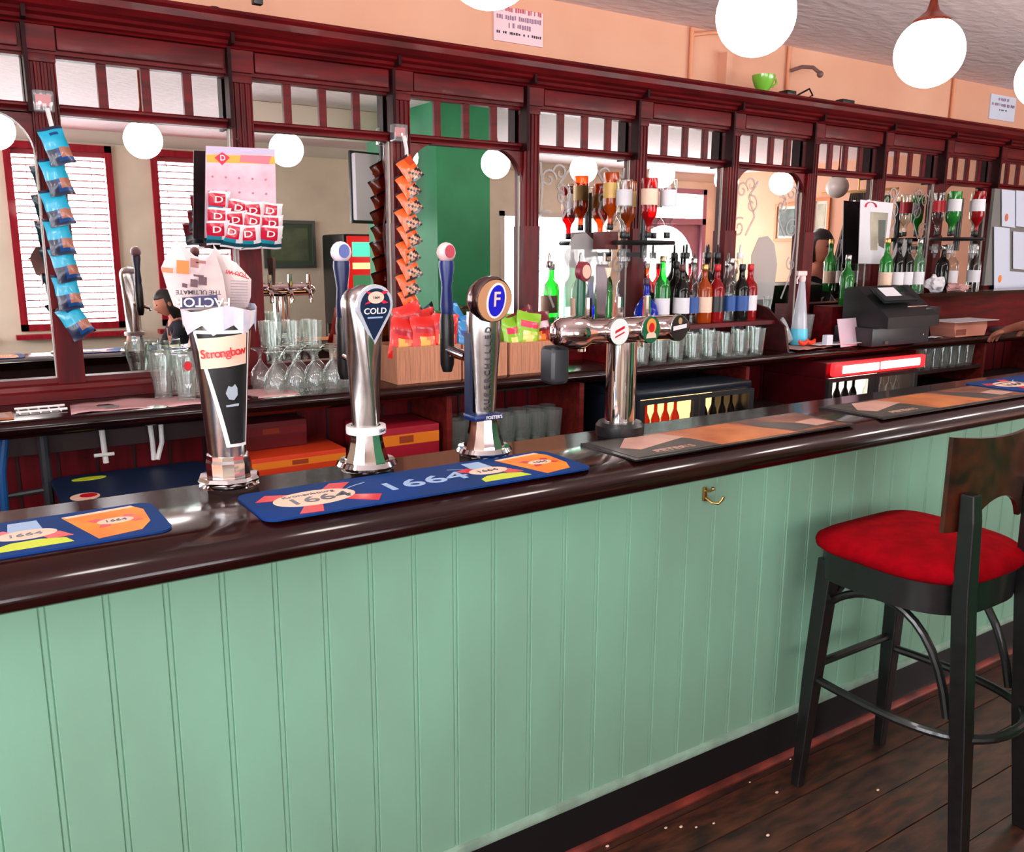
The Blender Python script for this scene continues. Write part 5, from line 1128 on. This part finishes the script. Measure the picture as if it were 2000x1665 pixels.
# ================================================================== SEATING SIDE OF THE ROOM (seen in the mirrors)
SY = 2*MY
def rat(x, y, Yr): """a point seen in the mirror at (x, y) whose mirror image lies at distance Yr"""; p = at(x, y, Yr); return Vector((p.x, SY-p.y, p.z))
def picture(label, x0_, x1_, z0_, z1_, fm, im, mm=None, wall='front'):
    t = thing('framed_picture', label, 'picture'); y = RY0
    b = MB(); w_ = .035
    if wall == 'front':
        for (a, c_, d, e_) in ((x0_, x1_, z0_, z0_+w_), (x0_, x1_, z1_-w_, z1_), (x0_, x0_+w_, z0_+w_, z1_-w_), (x1_-w_, x1_, z0_+w_, z1_-w_)): b.box(a, c_, y+.001, y+.03, d, e_)
        b.build('frame', fm, t); MB().box(x0_+w_, x1_-w_, y+.001, y+.012, z0_+w_, z1_-w_).build('mount', mm or im, t); MB().box(x0_+w_*2.2, x1_-w_*2.2, y+.012, y+.015, z0_+w_*2.2, z1_-w_*2.2).build('print', im, t)
    else:
        for (a, c_, d, e_) in ((x0_, x1_, z0_, z0_+w_), (x0_, x1_, z1_-w_, z1_), (x0_, x0_+w_, z0_+w_, z1_-w_), (x1_-w_, x1_, z0_+w_, z1_-w_)): b.box(RX1-.03, RX1-.001, a, c_, d, e_)
        b.build('frame', fm, t); MB().box(RX1-.012, RX1-.001, x0_+w_, x1_-w_, z0_+w_, z1_-w_).build('mount', mm or im, t); MB().box(RX1-.015, RX1-.012, x0_+w_*2, x1_-w_*2, z0_+w_*2, z1_-w_*2).build('print', im, t)
    return t
picture('dark grey framed picture with a green image, reflected left of the arcade machine', 2.86, 3.42, 1.46, 1.95, mat('grey_frame', (80, 84, 80), .4), mat('green_painting', (110, 122, 90), .7, noise=.35, nscale=7, col2=(84, 96, 76)), mat('green_mount', (74, 92, 70), .7))
OF = mat('orange_wood_frame', (206, 120, 60), .4)
picture('orange framed picture with a grey green print, reflected in the round-topped mirror', -1.45, -1.02, 1.78, 2.26, OF, mat('grey_green_picture', (120, 134, 130), .7, noise=.4, nscale=6), CREAM, 'right')
picture('orange framed picture beside the curtain, reflected next to the unlit globe', -.86, -.60, 1.70, 2.30, OF, mat('pale_print', (220, 214, 190), .7, noise=.2), CREAM, 'right')
# television hung from the ceiling
A = rat(724, 362, 6.45); t = thing('television', 'grey backed television on a bracket, its back reflected beside the orange packets', 'television', A, PI-.25)
b = MB(); b.rbox(-.18, .18, -.05, .0, -.25, .25, .015); b.build('back_shell', mat('light_grey_plastic', (186, 184, 192), .5), t); b = MB(); b.rbox(-.19, .19, .0, .025, -.27, .27, .008); b.build('bezel', BLACKP, t)
b = MB(); b.tube([(0, -.05, .1), (0, -.14, .2), (0, -.14, CEIL-A.z-.001)], .018, 10); b.build('bracket', DKGREY, t)
# fruit machine
A = rat(700, 560, 8.2); t = thing('fruit_machine', 'red and orange lit fruit machine, reflected behind the second tap', 'arcade machine', (A.x+.14, -1.9, 0), 0)
ARC = mat('machine_red', (200, 20, 20), .3, emit=.5)
b = MB(); b.rbox(-.3, .3, -.3, .28, .0, 1.80, .03); b.build('cabinet', BLACKP, t)
b = MB(); b.rbox(-.27, .27, .28, .30, 1.0, 1.78, .01); fp = b.build('lit_front', ARC, t)
for z0_, z1_, c_, e_ in ((1.58, 1.72, (60, 200, 150), 1.2), (1.46, 1.52, (255, 190, 120), 1.4), (1.28, 1.40, (60, 120, 80), .5), (1.08, 1.2, (255, 130, 40), 1.6)):
    MB().box(-.22, .22, .30, .305, z0_, z1_).build('display', mat('display%d' % int(z0_*100), c_, .3, emit=e_), fp, smooth=0)
b = MB(); b.prism([(.28, .85), (.42, .88), (.42, .93), (.28, .98)], -.28, .28, 'x'); b.build('button_deck', DKGREY, t)
# grey boarded screen near the pillar
b = MB(); b.box(4.30, 4.72, -1.6, -1.55, 0, 2.0); 
for i in range(6): b.box(4.33+.07*i, 4.334+.07*i, -1.5505, -1.5485, .1, 1.9, 1)
b.box(4.28, 4.74, -1.62, -1.53, 2.0, 2.06); tag(b.build('partition_screen', [mat('grey_green_boarding', (150, 152, 136), .6), DKGREY]), 'grey boarded screen, reflected right of the green pillar', 'screen')
# curtain by the right wall
A = rat(1672, 440, 6.9); b = MB(); n = 40; vs = []
for z, sp in ((2.3, .10), (1.6, .26), (.9, .34), (.1, .36)):
    for i in range(n+1): vs.append((8.95+.03*math.sin(i*1.3), .1+(sp*(i/n-.5)*2), z))
b.add(vs, [(j*(n+1)+i, j*(n+1)+i+1, (j+1)*(n+1)+i+1, (j+1)*(n+1)+i) for j in range(3) for i in range(n)]); o = b.build('curtain', CURTAIN, smooth=60); o.modifiers.new('t', 'SOLIDIFY').thickness = .006
tag(o, 'grey brown curtain drawn aside, reflected beside the calendar', 'curtain')
b = MB(); b.tube([(8.95, -.4, 2.32), (8.95, .6, 2.32)], .014, 8); b.tube([(8.95, .1, 2.32), (8.95, .1, CEIL)], .01, 8); tag(b.build('curtain_rail', BRASS), 'rail carrying the curtain reflected beside the calendar', 'rail')
# tables and chairs under the windows
def table(x, y, label):
    t = thing('pub_table', label, 'table', (x, y, 0))
    MB().rbox(-.38, .38, -.3, .3, .70, .735, .008).build('tabletop', TOPW, t); b = MB(); b.lathe([(.2, 0), (.2, .015), (.03, .03), (.03, .68), (.09, .70)], n=18); b.build('pedestal', BLACKP, t)
table(1.12, -1.72, 'dark pub table under the window blinds, reflected in the left mirror')
def chair(x, y, rz, label):
    t = thing('pub_chair', label, 'chair', (x, y, 0), rz)
    MB().rbox(-.21, .21, -.2, .2, .42, .46, .015).build('seat', mat('brown_seat', (90, 40, 36), .6), t)
    b = MB(); b.rbox(-.2, .2, -.215, -.185, .46, .92, .03); b.build('backrest', BOARDW, t)
    for sx in (-1, 1):
        for sy in (-1, 1): b = MB(); b.tube([(sx*.18, sy*.17, 0), (sx*.18, sy*.17, .42)], .016, 8); b.build('leg', BOARDW, t)
    return t
chair(.45, -1.72, -PI/2, 'empty dark chair at the left of the table under the blinds'); chair(1.90, -1.74, PI/2, 'dark chair on which the reflected woman sits')

# ================================================================== PEOPLE
def skin(name, V, E, mat_, parent, root=0, sub=1):
    """V: (x, y, z, radius) per joint"""
    me = bpy.data.meshes.new(name); me.from_pydata([v[:3] for v in V], E, []); me.materials.append(mat_)
    o = bpy.data.objects.new(name, me); C.objects.link(o); o.parent = parent
    o.modifiers.new('skin', 'SKIN').use_smooth_shade = True
    for i, v in enumerate(V):
        d = me.skin_vertices[0].data[i]; d.radius = (v[3], v[4] if len(v) > 4 else v[3]); d.use_root = (i == root)
    sb = o.modifiers.new('sub', 'SUBSURF'); sb.levels = sub; sb.render_levels = sub
    return o
def head(parent, c, R_, hairlen, name='head'):
    """egg shaped head with nose, mouth, eyes, ears; R_ turns local axes (face looks to -y)"""
    bm = bmesh.new(); bmesh.ops.create_uvsphere(bm, u_segments=28, v_segments=20, radius=1)
    for v in bm.verts:
        x, y, z = v.co; jaw = max(0, -z)
        X = x*.076*(1-.30*jaw); Y = y*.098*(1-.16*jaw)-.006*jaw; Z = z*.118
        if y < -.5 and abs(x) < .28 and -.35 < z < .15: Y -= .022*(1-abs(x)/.28)*(1-abs(z+.12)/.28 if abs(z+.12) < .28 else 0)
        if y < -.5 and .08 < z < .3 and .2 < abs(x) < .6: Y += .007
        if y < -.5 and abs(x) < .35 and -.62 < z < -.45: Y -= .006
        v.co = (X, Y, Z)
    T_ = Matrix.Translation(c) @ R_
    h = MB().frombm(bm, 0, T_)
    for sx in (-1, 1):
        e = bmesh.new(); bmesh.ops.create_icosphere(e, subdivisions=2, radius=1); h.frombm(e, 0, T_ @ Matrix.Translation((sx*.078, .012, -.01)) @ Matrix.Diagonal((.010, .019, .030, 1)))
    ho = h.build(name, SKIN, parent, smooth=80)
    f = MB()
    for sx in (-1, 1): e = bmesh.new(); bmesh.ops.create_icosphere(e, subdivisions=2, radius=1); f.frombm(e, 0, T_ @ Matrix.Translation((sx*.030, -.083, .014)) @ Matrix.Diagonal((.012, .008, .006, 1)))
    f.build('eyes', BLACKP, ho); e = bmesh.new(); bmesh.ops.create_icosphere(e, subdivisions=2, radius=1)
    MB().frombm(e, 0, T_ @ Matrix.Translation((0, -.093, -.052)) @ Matrix.Diagonal((.022, .008, .006, 1))).build('mouth', mat('lips', (150, 70, 66), .5), ho)
    bm = bmesh.new(); bmesh.ops.create_uvsphere(bm, u_segments=26, v_segments=18, radius=1)
    for v in bm.verts:
        x, y, z = v.co
        if y < -.15 and z < .42: k_ = .82
        elif z < -.1: k_ = 1.12
        else: k_ = 1.10+.02*math.sin(14*x+6*z)
        Z = z*.118*k_
        if hairlen and y > -.1 and z < 0: Z = z*(.118+hairlen)*1.0; 
        v.co = (x*.078*k_, y*.098*k_+.006, Z)
    MB().frombm(bm, 0, T_).build('hair', HAIR, parent, smooth=80)
    return ho
def hand_chain(V, E, wrist, palm, spread, curl, thumb):
    """adds palm + five fingers to a skin graph"""
    V.append((*palm, .026, .016)); pi_ = len(V)-1; E.append((wrist, pi_)); d = (Vector(palm)-Vector(V[wrist][:3])).normalized()
    s_ = Vector(spread).normalized(); c_ = Vector(curl).normalized()
    for k_, (o_, l_) in enumerate(((-.030, .062), (-.010, .074), (.010, .070), (.029, .054))):
        p0 = Vector(palm)+d*.038+s_*o_; p1 = p0+d*l_*.5+c_*.006; p2 = p1+d*l_*.35+c_*.020; p3 = p2+d*l_*.12+c_*.022
        b0 = len(V); V.extend([(*p0, .0095), (*p1, .0088), (*p2, .008), (*p3, .007)]); E.extend([(pi_, b0), (b0, b0+1), (b0+1, b0+2), (b0+2, b0+3)])
    p0 = Vector(palm)-d*.005-s_*.034+c_*.008; p1 = p0+d*.030-s_*.014+c_*.010; p2 = p1+d*.024+c_*.008
    b0 = len(V); V.extend([(*p0, .012), (*p1, .010), (*p2, .0085)]); E.extend([(pi_, b0), (b0, b0+1), (b0+1, b0+2)])
# barman, just outside the right edge of the photograph; his arm reaches into it
P = thing('person', 'person behind the bar at the right edge, black top, bare forearm on the worktop', 'person')
bx, by = 5.44, 2.31
V = [(bx, by, .96, .13, .10), (bx, by, 1.12, .12, .09), (bx, by, 1.30, .145, .10), (bx, by, 1.42, .12, .085), (bx, by+.01, 1.50, .052), (bx, by+.015, 1.57, .055)]
E = [(0, 1), (1, 2), (2, 3), (3, 4), (4, 5)]
def add(*v): V.append(v); return len(V)-1
sL = add(bx-.18, by+.02, 1.40, .052); E.append((3, sL)); eL = add(bx-.34, by+.13, 1.235, .043); E.append((sL, eL)); wL = add(bx-.20, by+.34, 1.19, .026); E.append((eL, wL)); hand_chain(V, E, wL, (bx-.17, by+.41, 1.165), (1, -.2, 0), (0, .1, -1), 1)
sR = add(bx+.18, by+.02, 1.40, .052); E.append((3, sR)); eR = add(bx+.27, by+.12, 1.16, .043); E.append((sR, eR)); wR = add(bx+.22, by+.34, 1.175, .026); E.append((eR, wR)); hand_chain(V, E, wR, (bx+.21, by+.41, 1.165), (-1, -.2, 0), (0, .1, -1), -1)
for sx in (-1, 1):
    h_ = add(bx+sx*.09, by, .90, .085); k_ = add(bx+sx*.10, by-.01, .50, .056); a_ = add(bx+sx*.10, by-.02, .09, .036); t_ = add(bx+sx*.11, by+.13, .035, .030); E += [(0, h_), (h_, k_), (k_, a_), (a_, t_)]
skin('body', V, E, SKIN, P)
V2 = [(bx, by, .90, .145, .118), (bx, by, 1.0, .142, .112), (bx, by, 1.12, .13, .10), (bx, by, 1.30, .155, .11), (bx, by, 1.41, .13, .095), (bx-.18, by+.02, 1.40, .062), (bx-.27, by+.08, 1.31, .056), (bx+.18, by+.02, 1.40, .062), (bx+.235, by+.08, 1.27, .056)]
skin('black_top', V2, [(0, 1), (1, 2), (2, 3), (3, 4), (4, 5), (5, 6), (4, 7), (7, 8)], mat('black_cloth', (16, 16, 20), .9), P)
V3 = [(bx, by, .95, .135, .105)]; E3 = []
for sx in (-1, 1): i0 = len(V3); V3 += [(bx+sx*.09, by, .88, .095), (bx+sx*.10, by-.01, .50, .068), (bx+sx*.10, by-.02, .12, .055)]; E3 += [(0, i0), (i0, i0+1), (i0+1, i0+2)]
skin('trousers', V3, E3, CLOTH, P)
head(P, Vector((bx, by+.03, 1.66)), Matrix.Rotation(PI, 4, 'Z') @ Matrix.Rotation(.15, 4, 'X'), 0)
# seated woman reflected in the left mirror; she faces -x, head bowed
P = thing('person', 'seated person with long black hair and navy top, head bowed, reflected under the window blinds', 'person')
sx0, sy0 = 1.83, -1.74
V = [(sx0, sy0, .52, .13, .11), (sx0-.0, sy0, .70, .11, .09), (sx0-.03, sy0, .88, .125, .09), (sx0-.05, sy0, .98, .10, .075), (sx0-.075, sy0, 1.05, .042), (sx0-.10, sy0, 1.10, .045)]; E = [(0, 1), (1, 2), (2, 3), (3, 4), (4, 5)]
for s_ in (-1, 1):
    a = add(sx0-.05, sy0+s_*.155, .965, .044); e_ = add(sx0-.14, sy0+s_*.19, .76, .036); w_ = add(sx0-.34, sy0+s_*.10, .775, .022); E += [(3, a), (a, e_), (e_, w_)]; hand_chain(V, E, w_, (sx0-.41, sy0+s_*.08, .772), (0, s_*-1, 0), (-.1, 0, -1), s_)
    h_ = add(sx0-.04, sy0+s_*.09, .51, .08); k_ = add(sx0-.42, sy0+s_*.10, .50, .056); f_ = add(sx0-.42, sy0+s_*.10, .08, .036); t_ = add(sx0-.54, sy0+s_*.10, .035, .028); E += [(0, h_), (h_, k_), (k_, f_), (f_, t_)]
skin('body', V, E, SKIN, P)
V2 = [(sx0, sy0, .53, .14, .12), (sx0, sy0, .70, .12, .10), (sx0-.03, sy0, .88, .135, .10), (sx0-.05, sy0, .975, .11, .085)]; E2 = [(0, 1), (1, 2), (2, 3)]
for s_ in (-1, 1): i0 = len(V2); V2 += [(sx0-.05, sy0+s_*.155, .965, .053), (sx0-.14, sy0+s_*.19, .76, .045), (sx0-.31, sy0+s_*.11, .775, .032)]; E2 += [(3, i0), (i0, i0+1), (i0+1, i0+2)]
skin('navy_top', V2, E2, CLOTH, P)
V3 = [(sx0, sy0, .50, .135, .12)]; E3 = []
for s_ in (-1, 1): i0 = len(V3); V3 += [(sx0-.04, sy0+s_*.09, .51, .09), (sx0-.42, sy0+s_*.10, .50, .068), (sx0-.42, sy0+s_*.10, .12, .05)]; E3 += [(0, i0), (i0, i0+1), (i0+1, i0+2)]
skin('trousers', V3, E3, BLACKP, P)
head(P, Vector((sx0-.13, sy0, 1.17)), Matrix.Rotation(-PI/2, 4, 'Z') @ Matrix.Rotation(.35, 4, 'X'), .10)

# dropped crumbs along the foot of the bar
b = MB(); rn = random.Random(12)
for (x, y) in ((1.58, 1.60), (1.62, 1.58), (1.39, 1.63), (2.157, 1.635), (1.95, 1.62), (1.71, 1.54), (1.655, 1.555), (1.98, 1.54), (1.80, 1.42), (2.25, 1.38), (1.45, 1.50)): b.sphere((x, y, .0035), rn.uniform(.0025, .005), 8, 0, sx=1.5, sz=.7)
tag(b.build('floor_crumbs', CREAMP), 'pale crumbs scattered on the floorboards along the black skirting', 'crumbs', kind='stuff')
